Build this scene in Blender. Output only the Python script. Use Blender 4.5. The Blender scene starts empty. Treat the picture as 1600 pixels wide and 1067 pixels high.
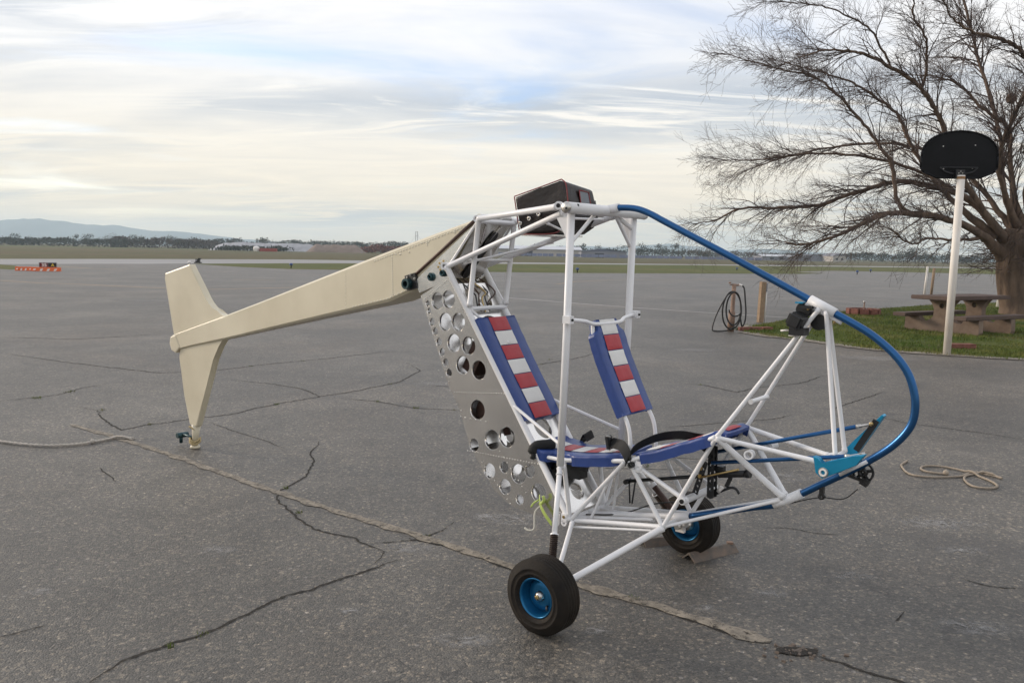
import bpy, bmesh, math, random
import numpy as np
from mathutils import Vector, Matrix, noise as mnoise

random.seed(7); rng = np.random.default_rng(7)
scene = bpy.context.scene
COL = scene.collection
R = math.radians

# ------------------------------------------------------------------ camera
cam_d = bpy.data.cameras.new('camera'); cam = bpy.data.objects.new('camera', cam_d); COL.objects.link(cam)
cam_d.sensor_width = 36.0; cam_d.lens = 29.03; cam_d.clip_start = 0.05; cam_d.clip_end = 20000
rt = Vector((0.99980, 0.00216, 0.01995)); up = Vector((-0.02007, 0.10749, 0.99400)); fw = Vector((0.0, 0.99420, -0.10751))
mw = Matrix((rt, up, -fw)).transposed().to_4x4(); mw.translation = (0, 0, 1.6)
cam.matrix_world = mw
scene.camera = cam

# ------------------------------------------------------------------ sky and sun
SUN_AZ, SUN_EL = R(-68), R(17)          # azimuth from +Y towards +X (negative: to the left), elevation
sd = Vector((math.sin(SUN_AZ)*math.cos(SUN_EL), math.cos(SUN_AZ)*math.cos(SUN_EL), math.sin(SUN_EL)))
world = bpy.data.worlds.new('World'); scene.world = world; world.use_nodes = True
wn = world.node_tree; wn.nodes.clear()
def N(nt, kind, **kw):
    n = nt.nodes.new(kind)
    for k, v in kw.items():
        if k.startswith('i_'):
            key = k[2:]; key = int(key) if key.isdigit() else key.replace('_', ' ')
            n.inputs[key].default_value = v
        else: setattr(n, k, v)
    return n
def LK(nt, a, b): nt.links.new(a, b)
def math_n(nt, op, a, b=None, c=None, clamp=False):
    n = nt.nodes.new('ShaderNodeMath'); n.operation = op; n.use_clamp = clamp
    for i, v in enumerate((a, b, c)):
        if v is None: continue
        if isinstance(v, (int, float)): n.inputs[i].default_value = v
        else: nt.links.new(v, n.inputs[i])
    return n.outputs[0]
def ramp(nt, fac, stops):
    n = nt.nodes.new('ShaderNodeValToRGB'); el = n.color_ramp.elements
    while len(el) > 1: el.remove(el[-1])
    el[0].position = stops[0][0]; el[0].color = tuple(stops[0][1]) + (1,) if len(stops[0][1]) == 3 else stops[0][1]
    for p, c in stops[1:]:
        e = el.new(p); e.color = tuple(c) + (1,) if len(c) == 3 else c
    if fac is not None: nt.links.new(fac, n.inputs[0])
    return n.outputs[0]
def mixc(nt, fac, a, b, bt='MIX'):
    n = nt.nodes.new('ShaderNodeMix'); n.data_type = 'RGBA'; n.blend_type = bt
    for s, v in ((n.inputs[0], fac), (n.inputs[6], a), (n.inputs[7], b)):
        if isinstance(v, (int, float)): s.default_value = v
        elif isinstance(v, tuple): s.default_value = v if len(v) == 4 else v + (1,)
        else: nt.links.new(v, s)
    return n.outputs[2]
out = N(wn, 'ShaderNodeOutputWorld'); bg = N(wn, 'ShaderNodeBackground'); bg.inputs[1].default_value = 0.1
LK(wn, bg.outputs[0], out.inputs[0])
sky = N(wn, 'ShaderNodeTexSky', sky_type='NISHITA', sun_disc=False, sun_elevation=SUN_EL, sun_rotation=SUN_AZ, altitude=50, air_density=1.0, dust_density=1.5, ozone_density=1.5)
tc = N(wn, 'ShaderNodeTexCoord'); sep = N(wn, 'ShaderNodeSeparateXYZ'); LK(wn, tc.outputs['Generated'], sep.inputs[0])
zc = math_n(wn, 'MAXIMUM', sep.outputs[2], 0.0)
den = math_n(wn, 'ADD', zc, 0.10)
cx = math_n(wn, 'DIVIDE', sep.outputs[0], den); cy = math_n(wn, 'DIVIDE', sep.outputs[1], den)
cv = N(wn, 'ShaderNodeCombineXYZ'); LK(wn, cx, cv.inputs[0]); LK(wn, cy, cv.inputs[1])
mp = N(wn, 'ShaderNodeMapping'); mp.inputs['Location'].default_value = (7.1, 3.1, 0); mp.inputs['Rotation'].default_value = (0, 0, R(24)); mp.inputs['Scale'].default_value = (0.48, 0.80, 1)
LK(wn, cv.outputs[0], mp.inputs[0])
n1 = N(wn, 'ShaderNodeTexNoise', i_Scale=1.1, i_Detail=9.0, i_Roughness=0.52, i_Distortion=0.6); LK(wn, mp.outputs[0], n1.inputs['Vector'])
mp2 = N(wn, 'ShaderNodeMapping'); mp2.inputs['Location'].default_value = (8.6, 9.5, 0); mp2.inputs['Rotation'].default_value = (0, 0, R(-8)); mp2.inputs['Scale'].default_value = (0.26, 0.55, 1)
LK(wn, cv.outputs[0], mp2.inputs[0])
n2 = N(wn, 'ShaderNodeTexNoise', i_Scale=1.0, i_Detail=8.0, i_Roughness=0.5, i_Distortion=0.4); LK(wn, mp2.outputs[0], n2.inputs['Vector'])
cover = ramp(wn, n1.outputs[0], [(0.31, (0.30,)*3), (0.40, (0.82,)*3), (0.47, (1, 1, 1))])
shade = ramp(wn, n2.outputs[0], [(0.48, (0, 0, 0)), (0.68, (0.92,)*3)])
lowband = ramp(wn, sep.outputs[2], [(0.0, (0.88, 0.745, 0.55)), (0.05, (0.90, 0.80, 0.64)), (0.12, (0.88, 0.825, 0.73)), (0.2, (0.87, 0.865, 0.86)), (0.34, (0.88, 0.885, 0.92)), (1.0, (0.76, 0.77, 0.82))])
bluegrey = ramp(wn, sep.outputs[2], [(0.0, (0.62, 0.62, 0.58)), (0.1, (0.47, 0.52, 0.57)), (0.3, (0.50, 0.55, 0.65)), (1.0, (0.5, 0.55, 0.64))])
mp3 = N(wn, 'ShaderNodeMapping'); mp3.inputs['Location'].default_value = (1.3, 6.2, 0); mp3.inputs['Rotation'].default_value = (0, 0, R(6)); mp3.inputs['Scale'].default_value = (0.55, 1.5, 1)
LK(wn, cv.outputs[0], mp3.inputs[0])
n3 = N(wn, 'ShaderNodeTexNoise', i_Scale=1.9, i_Detail=11.0, i_Roughness=0.62, i_Distortion=1.0); LK(wn, mp3.outputs[0], n3.inputs['Vector'])
shade = math_n(wn, 'MULTIPLY', shade, ramp(wn, n3.outputs[0], [(0.38, (0.05,)*3), (0.52, (1, 1, 1))]))
cl = mixc(wn, shade, lowband, bluegrey)
cl = mixc(wn, 1.0, cl, ramp(wn, n3.outputs[0], [(0.32, (1.06, 1.05, 1.03)), (0.68, (0.93, 0.935, 0.945))]), 'MULTIPLY')
clv = N(wn, 'ShaderNodeVectorMath', operation='SCALE'); LK(wn, cl, clv.inputs[0]); clv.inputs['Scale'].default_value = 10.3
skyb = N(wn, 'ShaderNodeVectorMath', operation='SCALE'); LK(wn, sky.outputs[0], skyb.inputs[0]); skyb.inputs['Scale'].default_value = 1.8
LK(wn, mixc(wn, cover, mixc(wn, 1.0, skyb.outputs[0], (0.93, 0.96, 1.15), 'MULTIPLY'), clv.outputs[0]), bg.inputs[0])

sun_d = bpy.data.lights.new('sun', 'SUN'); sun = bpy.data.objects.new('sun', sun_d); COL.objects.link(sun)
sun_d.energy = 2.1; sun_d.angle = R(12); sun_d.color = (1.0, 0.86, 0.70)
sun.rotation_euler = sd.to_track_quat('Z', 'Y').to_euler()

vs = scene.view_settings
vs.view_transform = 'Standard'; vs.look = 'None'; vs.exposure = 0.22; vs.gamma = 1.0; vs.use_curve_mapping = False
scene.render.engine = 'CYCLES'
cy_ = scene.cycles
cy_.use_denoising = True; cy_.max_bounces = 6; cy_.diffuse_bounces = 3; cy_.glossy_bounces = 4; cy_.transmission_bounces = 4; cy_.volume_bounces = 1
cy_.use_adaptive_sampling = True; cy_.adaptive_threshold = 0.01; cy_.sample_clamp_indirect = 8.0

# ------------------------------------------------------------------ measured places (metres)
CRACKS=[([(-1.523, 2.87), (-1.465, 3.05), (-1.373, 3.185), (-1.229, 3.288), (-1.149, 3.45), (-1.014, 3.673), (-0.893, 3.79), (-0.74, 3.956), (-0.558, 4.137)], 0.016), ([(-1.597, 6.74), (-1.545, 6.266), (-1.474, 6.075), (-1.43, 5.669), (-1.512, 5.349), (-1.485, 5.136), (-1.324, 4.885), (-1.112, 4.571), (-0.892, 4.477), (-0.743, 4.343), (-0.659, 4.251), (-0.673, 4.087)], 0.016), ([(-0.747, 4.363), (-0.512, 4.447), (-0.382, 4.593), (-0.313, 4.767)], 0.01), ([(-5.157, 8.212), (-4.985, 8.415), (-4.804, 8.629), (-4.772, 9.09), (-4.654, 9.374)], 0.014), ([(-4.267, 7.996), (-3.997, 7.859), (-3.746, 7.453), (-3.367, 7.022), (-3.228, 7.276), (-3.0, 7.498), (-2.698, 7.771), (-2.41, 8.372), (-2.069, 8.827), (-1.696, 9.333), (-1.361, 9.938), (-1.217, 10.942), (-1.5, 11.671)], 0.018), ([(-2.069, 8.827), (-2.2, 9.057), (-2.407, 9.335), (-2.888, 9.645), (-3.374, 9.828)], 0.014), ([(-1.849, 8.774), (-1.438, 8.627), (-1.019, 8.31), (-0.444, 8.2)], 0.014), ([(-7.435, 11.893), (-6.048, 11.051), (-5.15, 10.622), (-4.416, 10.266), (-3.811, 10.577), (-3.367, 11.258), (-2.666, 11.987), (-2.008, 12.877), (-1.424, 13.059)], 0.02), ([(-0.254, 11.139), (0.374, 11.746), (0.986, 12.56), (1.612, 13.749), (2.368, 14.451)], 0.02), ([(2.115, 10.332), (2.401, 10.166), (2.677, 9.679), (3.003, 10.045), (3.706, 10.483), (4.347, 11.292)], 0.02), ([(3.353, 8.67), (3.518, 8.796), (4.017, 9.36), (4.513, 9.898)], 0.016), ([(1.481, 7.588), (1.852, 7.768), (2.199, 7.922), (2.612, 8.087), (2.903, 8.345)], 0.014), ([(3.626, 8.522), (3.898, 8.058), (4.105, 7.867), (4.411, 7.638), (4.666, 7.368)], 0.014), ([(2.308, 4.03), (2.324, 4.007), (2.39, 3.954), (2.456, 3.926), (2.549, 3.922)], 0.01), ([(1.82, 3.633), (1.776, 3.584), (1.728, 3.53)], 0.008), ([(1.548, 4.776), (1.657, 4.771), (1.799, 4.69), (1.932, 4.675)], 0.008), ([(1.258, 3.193), (1.325, 3.133), (1.398, 3.065), (1.498, 3.011), (1.568, 2.953)], 0.016), ([(-2.948, 5.795), (-2.846, 5.681), (-2.74, 5.556), (-2.659, 5.45)], 0.01), ([(-0.551, 4.476), (-0.362, 4.365), (-0.181, 4.24), (-0.077, 4.154), (0.023, 4.038)], 0.018), ([(0.59, 3.693), (0.744, 3.563), (0.864, 3.459), (0.993, 3.315), (1.091, 3.285)], 0.014), ([(-8.637, 13.836), (-7.312, 13.781), (-6.367, 14.845)], 0.03), ([(-0.48, 10.416), (-0.748, 9.677), (-1.069, 9.828)], 0.02), ([(-2.731, 7.409), (-2.453, 7.108), (-1.997, 6.705), (-1.832, 6.494)], 0.008), ([(-2.062, 3.212), (-1.993, 3.272), (-1.938, 3.316)], 0.008)]
SEAM=[(-3.911, 7.21), (-3.294, 6.755), (-2.731, 6.312), (-2.152, 5.821), (-1.595, 5.343), (-1.035, 4.903), (-0.56, 4.55), (-0.254, 4.312), (0.023, 4.08), (0.336, 3.874), (0.618, 3.68), (0.872, 3.491), (1.009, 3.374), (1.13, 3.281)]
WHITE_LINE=[(-0.954, 29.736), (-0.03, 28.823), (2.038, 26.596), (3.834, 24.836), (5.764, 23.266), (7.505, 22.0)]
YELLOW_A=[(-21.3, 34.299), (-18.985, 33.04), (-17.231, 32.625), (-15.282, 31.726), (-13.238, 30.968), (-11.168, 30.558)]
YELLOW_B=[(-11.757, 30.244), (-10.367, 31.733), (-8.658, 33.703), (-6.967, 37.226)]
YELLOW_C=[(2.257, 42.781), (3.587, 47.272), (6.31, 51.631), (13.139, 57.038), (24.296, 63.134)]
YELLOW_D=[(-13.585, 40.178), (-11.632, 40.417)]
YELLOW_E=[(-31.599, 57.394), (-27.486, 53.688), (-25.229, 52.872)]
GRASS_STRIP=[(-28.306, 72.943), (-21.267, 65.178), (-16.896, 62.072), (-7.925, 63.232), (-1.125, 65.651), (5.126, 67.812), (17.365, 75.483), (28.609, 82.723), (33.565, 89.113), (32.033, 94.781), (41.743, 108.656), (50.68, 109.845), (66.871, 103.395), (132.619, 205.273), (61.65, 160.595), (33.018, 143.807), (9.226, 122.534), (-12.485, 99.567), (-23.1, 84.887)]
GRASS_TIP=[(-34.928, 48.974), (-30.317, 48.869), (-29.198, 48.144), (-30.552, 51.569), (-34.271, 56.82), (-36.287, 58.515), (-43.036, 60.372)]
RUNWAY=[(-40.227, 51.908), (-36.389, 58.681), (-31.921, 68.592), (-23.195, 85.235), (9.281, 123.259), (63.607, 165.702), (138.05, 213.688), (161.146, 249.476), (71.561, 186.453), (10.382, 137.953), (-14.997, 119.584), (-30.581, 112.393), (-42.773, 91.946), (-48.581, 78.382), (-52.725, 68.076)]
LAWN=[(4.914, 17.556), (5.189, 16.67), (5.657, 16.144), (6.006, 15.414), (6.326, 14.747), (6.905, 14.272), (7.43, 13.998), (7.936, 13.735), (8.478, 13.57), (9.294, 13.218), (10.782, 14.097), (21.287, 30.558), (20.744, 33.53), (18.243, 31.873), (14.445, 29.169), (11.186, 26.269), (9.778, 24.753), (8.724, 23.455), (7.426, 21.767), (6.325, 20.124), (5.687, 19.274)]
ROPE_L=[(-4.488, 6.624), (-4.269, 6.528), (-4.083, 6.477), (-3.832, 6.399), (-3.616, 6.375), (-3.445, 6.433), (-3.346, 6.541), (-3.275, 6.662), (-3.256, 6.699), (-3.185, 6.693), (-3.103, 6.665)]
ROPE_R=[(3.174, 6.457), (3.125, 6.397), (3.066, 6.326), (3.035, 6.248), (3.0, 6.109), (3.005, 6.028), (3.047, 5.992), (3.111, 5.971), (3.192, 5.973), (3.289, 5.996), (3.361, 6.009), (3.411, 6.052), (3.481, 6.11), (3.532, 6.134), (3.568, 6.111), (3.589, 6.072), (3.622, 6.044), (3.648, 5.977), (3.636, 6.021), (3.6, 6.062), (3.56, 6.096), (3.496, 6.079), (3.417, 6.033), (3.361, 5.966), (3.326, 5.886), (3.305, 5.8), (3.308, 5.74), (3.341, 5.707), (3.392, 5.698), (3.45, 5.72), (3.491, 5.768), (3.511, 5.834), (3.516, 5.915), (3.509, 5.977), (3.502, 6.031), (3.488, 6.105), (3.472, 6.155), (3.447, 6.211), (3.406, 6.259), (3.348, 6.298), (3.281, 6.31), (3.222, 6.288), (3.175, 6.237), (3.156, 6.176), (3.168, 6.128), (3.22, 6.091), (3.279, 6.069)]
LIMBS=[([(14.93, 25.2, 1.69), (13.93, 24.9, 2.41), (12.53, 24.55, 2.86), (10.93, 24.15, 2.94), (10.11, 23.92, 2.66), (9.21, 23.66, 2.25), (8.12, 23.36, 1.98), (7.53, 23.2, 2.03)], 0.24), ([(14.96, 25.2, 2.07), (13.93, 25.45, 3.41), (12.71, 25.65, 3.86), (11.71, 25.8, 3.99), (10.62, 25.98, 3.67), (9.52, 26.16, 3.26), (8.38, 26.33, 3.15), (7.22, 26.5, 3.12), (6.45, 26.62, 2.76), (5.91, 26.7, 2.64)], 0.2), ([(12.88, 24.85, 2.84), (11.44, 24.75, 3.13), (11.06, 24.65, 4.32), (10.63, 24.6, 4.86), (10.1, 24.54, 5.48), (9.21, 24.45, 6.32), (8.48, 24.39, 6.77), (7.43, 24.31, 6.97), (6.02, 24.2, 7.29)], 0.13), ([(14.24, 25.2, 2.54), (13.0, 25.4, 3.67), (12.27, 25.55, 4.63), (11.87, 25.64, 5.36), (11.54, 25.73, 6.03), (10.86, 25.83, 6.55), (10.1, 25.94, 6.99), (9.24, 26.05, 7.28), (8.0, 26.2, 7.61)], 0.14), ([(14.95, 25.2, 2.17), (13.27, 24.66, 3.81), (12.31, 24.22, 5.26), (11.85, 24.02, 5.88), (11.36, 23.85, 6.37), (10.5, 23.6, 6.82), (9.57, 23.35, 7.15), (8.98, 23.2, 7.22), (8.12, 22.98, 7.12), (7.1, 22.7, 6.73)], 0.18), ([(10.59, 24.15, 7.03), (10.3, 23.94, 7.33), (9.69, 23.54, 7.87), (8.9, 23.15, 8.13), (8.0, 22.73, 8.24), (6.86, 22.2, 8.18)], 0.06), ([(11.57, 24.29, 6.49), (11.52, 24.01, 7.02), (11.3, 23.66, 7.68), (10.75, 23.33, 8.18), (10.61, 23.1, 8.56), (10.11, 22.6, 9.37)], 0.08), ([(15.08, 25.2, 2.94), (15.15, 26.01, 5.57), (14.85, 26.17, 5.97), (14.31, 26.42, 6.53), (13.89, 26.64, 7.05), (13.23, 26.88, 7.38), (12.32, 27.2, 7.47)], 0.14), ([(15.2, 25.2, 2.17), (14.98, 25.43, 4.67), (14.92, 25.6, 6.49)], 0.16), ([(15.35, 25.2, 3.13), (14.93, 24.2, 6.15), (14.1, 23.75, 7.32), (13.52, 23.56, 7.61), (12.87, 23.38, 7.72), (12.18, 23.18, 7.83), (11.58, 22.98, 8.13), (11.13, 22.7, 8.78)], 0.16), ([(15.39, 25.2, 2.75), (16.88, 25.53, 5.67), (17.01, 25.8, 8.36), (16.01, 26.0, 10.07), (14.48, 26.2, 11.41)], 0.2), ([(15.65, 25.2, 1.99), (17.44, 25.43, 3.19), (19.46, 25.66, 4.21), (22.19, 25.94, 4.67), (24.85, 26.2, 4.36)], 0.22), ([(15.52, 25.2, 2.37), (16.09, 24.75, 4.43), (17.34, 24.17, 6.55), (19.24, 23.58, 7.85), (20.63, 23.2, 8.12)], 0.2), ([(15.34, 25.2, 2.18), (15.12, 25.88, 3.75), (15.23, 26.69, 5.81), (14.83, 27.87, 8.83), (14.52, 28.87, 11.56), (13.7, 29.7, 13.71)], 0.18), ([(15.44, 25.2, 2.08), (14.97, 25.88, 3.16), (14.17, 26.8, 4.6), (13.06, 27.56, 5.27), (11.71, 28.36, 5.45), (9.91, 29.36, 5.22), (8.39, 30.2, 4.72)], 0.17), ([(14.98, 25.2, 1.88), (14.27, 25.67, 3.14), (12.73, 26.32, 4.33), (11.12, 26.88, 4.85), (9.65, 27.36, 4.98), (8.14, 27.84, 4.8), (6.96, 28.2, 4.81)], 0.13), ([(15.46, 25.2, 1.89), (15.63, 23.75, 2.35), (15.78, 22.4, 2.16), (15.75, 20.7, 1.66)], 0.17), ([(14.26, 25.2, 2.31), (12.78, 24.21, 2.21), (11.63, 23.41, 2.23), (10.94, 22.88, 2.03), (10.21, 22.28, 2.3), (9.51, 21.7, 2.52)], 0.07), ([(15.4, 25.2, 2.56), (15.99, 25.35, 5.62), (16.15, 25.52, 9.38), (16.5, 25.7, 13.06)], 0.2), ([(15.21, 25.2, 2.56), (14.01, 24.42, 4.54), (14.15, 23.46, 6.69), (13.69, 22.27, 9.17), (12.21, 21.2, 11.03)], 0.15)]
TRUNK=[(15.47, 25.2, -0.07), (15.31, 25.2, 0.43), (15.19, 25.2, 1.01), (15.11, 25.2, 1.5), (15.1, 25.2, 1.98), (15.17, 25.2, 2.56)]
SCUFFS=[(-0.53, 4.307, 0.12), (-0.114, 4.863, 0.1), (0.041, 4.824, 0.16), (-1.552, 4.221, 0.09), (-0.174, 3.265, 0.1), (2.628, 4.913, 0.2), (2.047, 3.487, 0.12), (1.257, 3.805, 0.07), (0.904, 3.618, 0.06), (-1.739, 5.533, 0.05), (3.117, 14.005, 0.4), (2.685, 6.613, 0.2), (1.873, 5.914, 0.25), (2.516, 4.448, 0.1), (-2.158, 3.653, 0.06), (-10.189, 23.814, 0.9), (-6.548, 22.127, 1.3), (5.94, 13.338, 0.5), (-0.701, 3.516, 0.05), (0.38, 3.376, 0.06), (1.746, 4.043, 0.08), (-0.84, 9.857, 0.3)]
TUFTS=[(1.034, 6.159, 0.05, 60), (-1.347, 3.159, 0.025, 50), (-1.491, 5.38, 0.03, 40), (-1.274, 4.875, 0.03, 40), (-3.95, 7.864, 0.05, 40), (-3.228, 7.276, 0.04, 40), (-2.4, 8.337, 0.05, 40), (-1.406, 8.593, 0.05, 50), (-0.964, 8.281, 0.05, 50), (0.589, 3.707, 0.03, 40), (-4.891, 8.426, 0.1, 80), (-4.778, 8.834, 0.1, 60), (0.584, 12.347, 0.05, 30)]

# ------------------------------------------------------------------ helpers
def V(*a): return Vector(a)
def link(o, parent=None):
    COL.objects.link(o)
    if parent is not None: o.parent = parent
    return o
def mesh_obj(name, verts, faces, mat=None, parent=None, smooth=None, mats=None, mi=None):
    me = bpy.data.meshes.new(name); me.from_pydata([tuple(v) for v in verts], [], [tuple(f) for f in faces]); me.update()
    if smooth is True: me.polygons.foreach_set('use_smooth', [True]*len(me.polygons))
    elif smooth: me.polygons.foreach_set('use_smooth', smooth)
    if mats:
        for m in mats: me.materials.append(m)
        me.polygons.foreach_set('material_index', mi)
    elif mat: me.materials.append(mat)
    return link(bpy.data.objects.new(name, me), parent)
def bm_obj(name, bm, mat, parent=None, smooth=False):
    bmesh.ops.recalc_face_normals(bm, faces=bm.faces)
    me = bpy.data.meshes.new(name); bm.to_mesh(me); bm.free(); me.materials.append(mat)
    if smooth: me.polygons.foreach_set('use_smooth', [True]*len(me.polygons))
    return link(bpy.data.objects.new(name, me), parent)
def tag(o, label=None, cat=None, group=None, kind=None):
    if label: o['label'] = label
    if cat: o['category'] = cat
    if group: o['group'] = group
    if kind: o['kind'] = kind
    return o
def empty(name, loc=(0, 0, 0), rz=0):
    o = bpy.data.objects.new(name, None); o.location = loc; o.rotation_euler = (0, 0, rz); o.empty_display_size = 0.1
    return link(o)
def copy_tree(o, parent=None):
    c = o.copy(); COL.objects.link(c); c.parent = parent
    for ch in list(o.children): copy_tree(ch, c)
    return c
def frames(pts):
    pts = [Vector(p) for p in pts]; n = len(pts); T = []
    for i in range(n):
        a = pts[max(i-1, 0)]; b = pts[min(i+1, n-1)]; t = (b-a)
        T.append(t.normalized() if t.length > 1e-9 else Vector((0, 0, 1)))
    ref = Vector((0, 0, 1)) if abs(T[0].z) < 0.9 else Vector((1, 0, 0))
    u = T[0].cross(ref).normalized(); U = []
    for t in T:
        u = (u - t*u.dot(t)); u = u.normalized() if u.length > 1e-6 else t.orthogonal().normalized(); U.append(u)
    return pts, T, U
def tube_data(pts, rad, seg=12, caps=True, base=0):
    pts, T, U = frames(pts); n = len(pts)
    if isinstance(rad, (int, float)): rad = [rad]*n
    vs_, fs, sm = [], [], []
    for p, t, u, r in zip(pts, T, U, rad):
        w = t.cross(u)
        for k in range(seg):
            a = 2*math.pi*k/seg; vs_.append(p + (u*math.cos(a) + w*math.sin(a))*r)
    for i in range(n-1):
        for k in range(seg):
            k2 = (k+1) % seg; fs.append((base+i*seg+k, base+i*seg+k2, base+(i+1)*seg+k2, base+(i+1)*seg+k)); sm.append(True)
    if caps:
        fs.append(tuple(base+k for k in range(seg-1, -1, -1))); fs.append(tuple(base+(n-1)*seg+k for k in range(seg))); sm += [False, False]
    return vs_, fs, sm
def tube(name, pts, rad, mat, parent=None, seg=12, caps=True):
    v, f, s = tube_data(pts, rad, seg, caps); return mesh_obj(name, v, f, mat, parent, s)
class MB:
    def __init__(self): self.v, self.f, self.s = [], [], []
    def tube(self, pts, rad, seg=10, caps=True):
        v, f, s = tube_data(pts, rad, seg, caps, len(self.v)); self.v += v; self.f += f; self.s += s
    def box(self, c, sx, sy, sz, M=None):
        b = len(self.v); c = Vector(c)
        for dx in (-.5, .5):
            for dy in (-.5, .5):
                for dz in (-.5, .5):
                    q = Vector((dx*sx, dy*sy, dz*sz)); self.v.append(c + (M @ q if M else q))
        for q in ((0, 1, 3, 2), (4, 6, 7, 5), (0, 4, 5, 1), (2, 3, 7, 6), (0, 2, 6, 4), (1, 5, 7, 3)):
            self.f.append(tuple(b+i for i in q)); self.s.append(False)
    def poly(self, pts):
        b = len(self.v); self.v += [Vector(p) for p in pts]; self.f.append(tuple(range(b, b+len(pts)))); self.s.append(False)
    def lathe(self, prof, c, ax, seg=24, closed=False, smooth=True):
        ax = Vector(ax).normalized(); u = ax.orthogonal().normalized(); w = ax.cross(u); b = len(self.v); n = len(prof); c = Vector(c)
        for k in range(seg):
            a = 2*math.pi*k/seg; d = u*math.cos(a) + w*math.sin(a)
            for r, h in prof: self.v.append(c + d*r + ax*h)
        for k in range(seg):
            k2 = (k+1) % seg
            for i in range(n if closed else n-1):
                j = (i+1) % n; self.f.append((b+k*n+i, b+k*n+j, b+k2*n+j, b+k2*n+i)); self.s.append(smooth)
    def dome(self, c, nrm, r, h):
        self.lathe([(r, 0), (r*.7, h*.7), (0.0001, h)], c, nrm, 6)
    def build(self, name, mat, parent=None): return mesh_obj(name, self.v, self.f, mat, parent, self.s)
def spline(pts, n=8, closed=False):
    pts = [Vector(p) for p in pts]; res = []; m = len(pts)
    for i in range(m-1 if not closed else m):
        p0 = pts[(i-1) % m] if (closed or i > 0) else pts[0]*2-pts[1]; p1 = pts[i]; p2 = pts[(i+1) % m]
        p3 = pts[(i+2) % m] if (closed or i+2 < m) else pts[-1]*2-pts[-2]
        for k in range(n):
            t = k/n; res.append(0.5*((2*p1) + (p2-p0)*t + (2*p0-5*p1+4*p2-p3)*t*t + (3*p1-p0-3*p2+p3)*t**3))
    if not closed: res.append(pts[-1])
    return res
def prism_bm(poly, y0, y1, bev=0.0, axis='y'):
    """polygon in (x,z) extruded along y"""
    bm = bmesh.new(); a = [bm.verts.new((x, y0, z)) for x, z in poly]; b = [bm.verts.new((x, y1, z)) for x, z in poly]; n = len(poly)
    bm.faces.new(a); bm.faces.new(b[::-1])
    for i in range(n): bm.faces.new((a[i], b[i], b[(i+1) % n], a[(i+1) % n]))
    if bev: bmesh.ops.bevel(bm, geom=list(bm.edges), offset=bev, segments=2, profile=0.6, affect='EDGES', clamp_overlap=True)
    return bm
def holed_sheet(name, outer, holes, mat, to3, thick, lip=0.012, parent=None, seg=28):
    """flat sheet with real round holes and an inward flange; to3(a,b,d) maps sheet coords + depth to 3D"""
    bm = bmesh.new(); loops = [outer] + [[(cx+r*math.cos(2*math.pi*k/seg), cz+r*math.sin(2*math.pi*k/seg)) for k in range(seg)] for cx, cz, r in holes]
    edges = []
    for lp in loops:
        vv = [bm.verts.new((a, b, 0)) for a, b in lp]
        edges += [bm.edges.new((vv[i], vv[(i+1) % len(vv)])) for i in range(len(vv))]
    bmesh.ops.triangle_fill(bm, use_beauty=True, use_dissolve=False, edges=edges)
    bm.verts.ensure_lookup_table()
    vs_ = [tuple(v.co) for v in bm.verts]; fs = [tuple(v.index for v in f.verts) for f in bm.faces]
    bm.free()
    V3 = [to3(a, b, 0) for a, b, _ in vs_]; F3 = list(fs); S = [False]*len(fs); n0 = len(V3)
    V3 += [to3(a, b, thick) for a, b, _ in vs_]; F3 += [tuple(n0+i for i in f[::-1]) for f in fs]; S += [False]*len(fs)
    k0 = len(outer); b = 0
    for i in range(k0): j = (i+1) % k0; F3.append((i, j, n0+j, n0+i)); S.append(False)
    for cx, cz, r in holes:      # rolled flange
        base = len(V3); rings = [(r+0.0012, -0.0004), (r, 0.0006), (r-0.0012, lip*.4), (r-0.0022, lip)]
        for rr, d in rings:
            for k in range(seg): V3.append(to3(cx+rr*math.cos(2*math.pi*k/seg), cz+rr*math.sin(2*math.pi*k/seg), d))
        for q in range(len(rings)-1):
            for k in range(seg):
                k2 = (k+1) % seg; F3.append((base+q*seg+k, base+q*seg+k2, base+(q+1)*seg+k2, base+(q+1)*seg+k)); S.append(True)
    return mesh_obj(name, V3, F3, mat, parent, S)

# ------------------------------------------------------------------ materials
def mat(name, col=(0.5, 0.5, 0.5), rough=0.5, metal=0.0, bump=0.0, bscale=60.0, var=0.0, vscale=8.0, coat=0.0, spec=0.5, col2=None, rvar=0.0):
    m = bpy.data.materials.new(name); m.use_nodes = True; nt = m.node_tree; b = nt.nodes['Principled BSDF']
    b.inputs['Roughness'].default_value = rough; b.inputs['Metallic'].default_value = metal; b.inputs['Specular IOR Level'].default_value = spec
    if coat: b.inputs['Coat Weight'].default_value = coat; b.inputs['Coat Roughness'].default_value = 0.15
    tc = N(nt, 'ShaderNodeTexCoord')
    nz = N(nt, 'ShaderNodeTexNoise', i_Scale=vscale, i_Detail=6.0, i_Roughness=0.6); LK(nt, tc.outputs['Object'], nz.inputs['Vector'])
    c2 = col2 or tuple(min(1, c*(1+var)) for c in col); c1 = col if col2 else tuple(c*(1-var) for c in col)
    LK(nt, ramp(nt, nz.outputs[0], [(0.32, c1), (0.68, c2)]), b.inputs['Base Color'])
    if rvar:
        LK(nt, math_n(nt, 'MULTIPLY_ADD', nz.outputs[0], rvar, rough-rvar*.5), b.inputs['Roughness'])
    if bump:
        nb = N(nt, 'ShaderNodeTexNoise', i_Scale=bscale, i_Detail=5.0, i_Roughness=0.6); LK(nt, tc.outputs['Object'], nb.inputs['Vector'])
        bp = N(nt, 'ShaderNodeBump', i_Strength=bump, i_Distance=0.01); LK(nt, nb.outputs[0], bp.inputs['Height']); LK(nt, bp.outputs[0], b.inputs['Normal'])
    return m
M = {}
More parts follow.
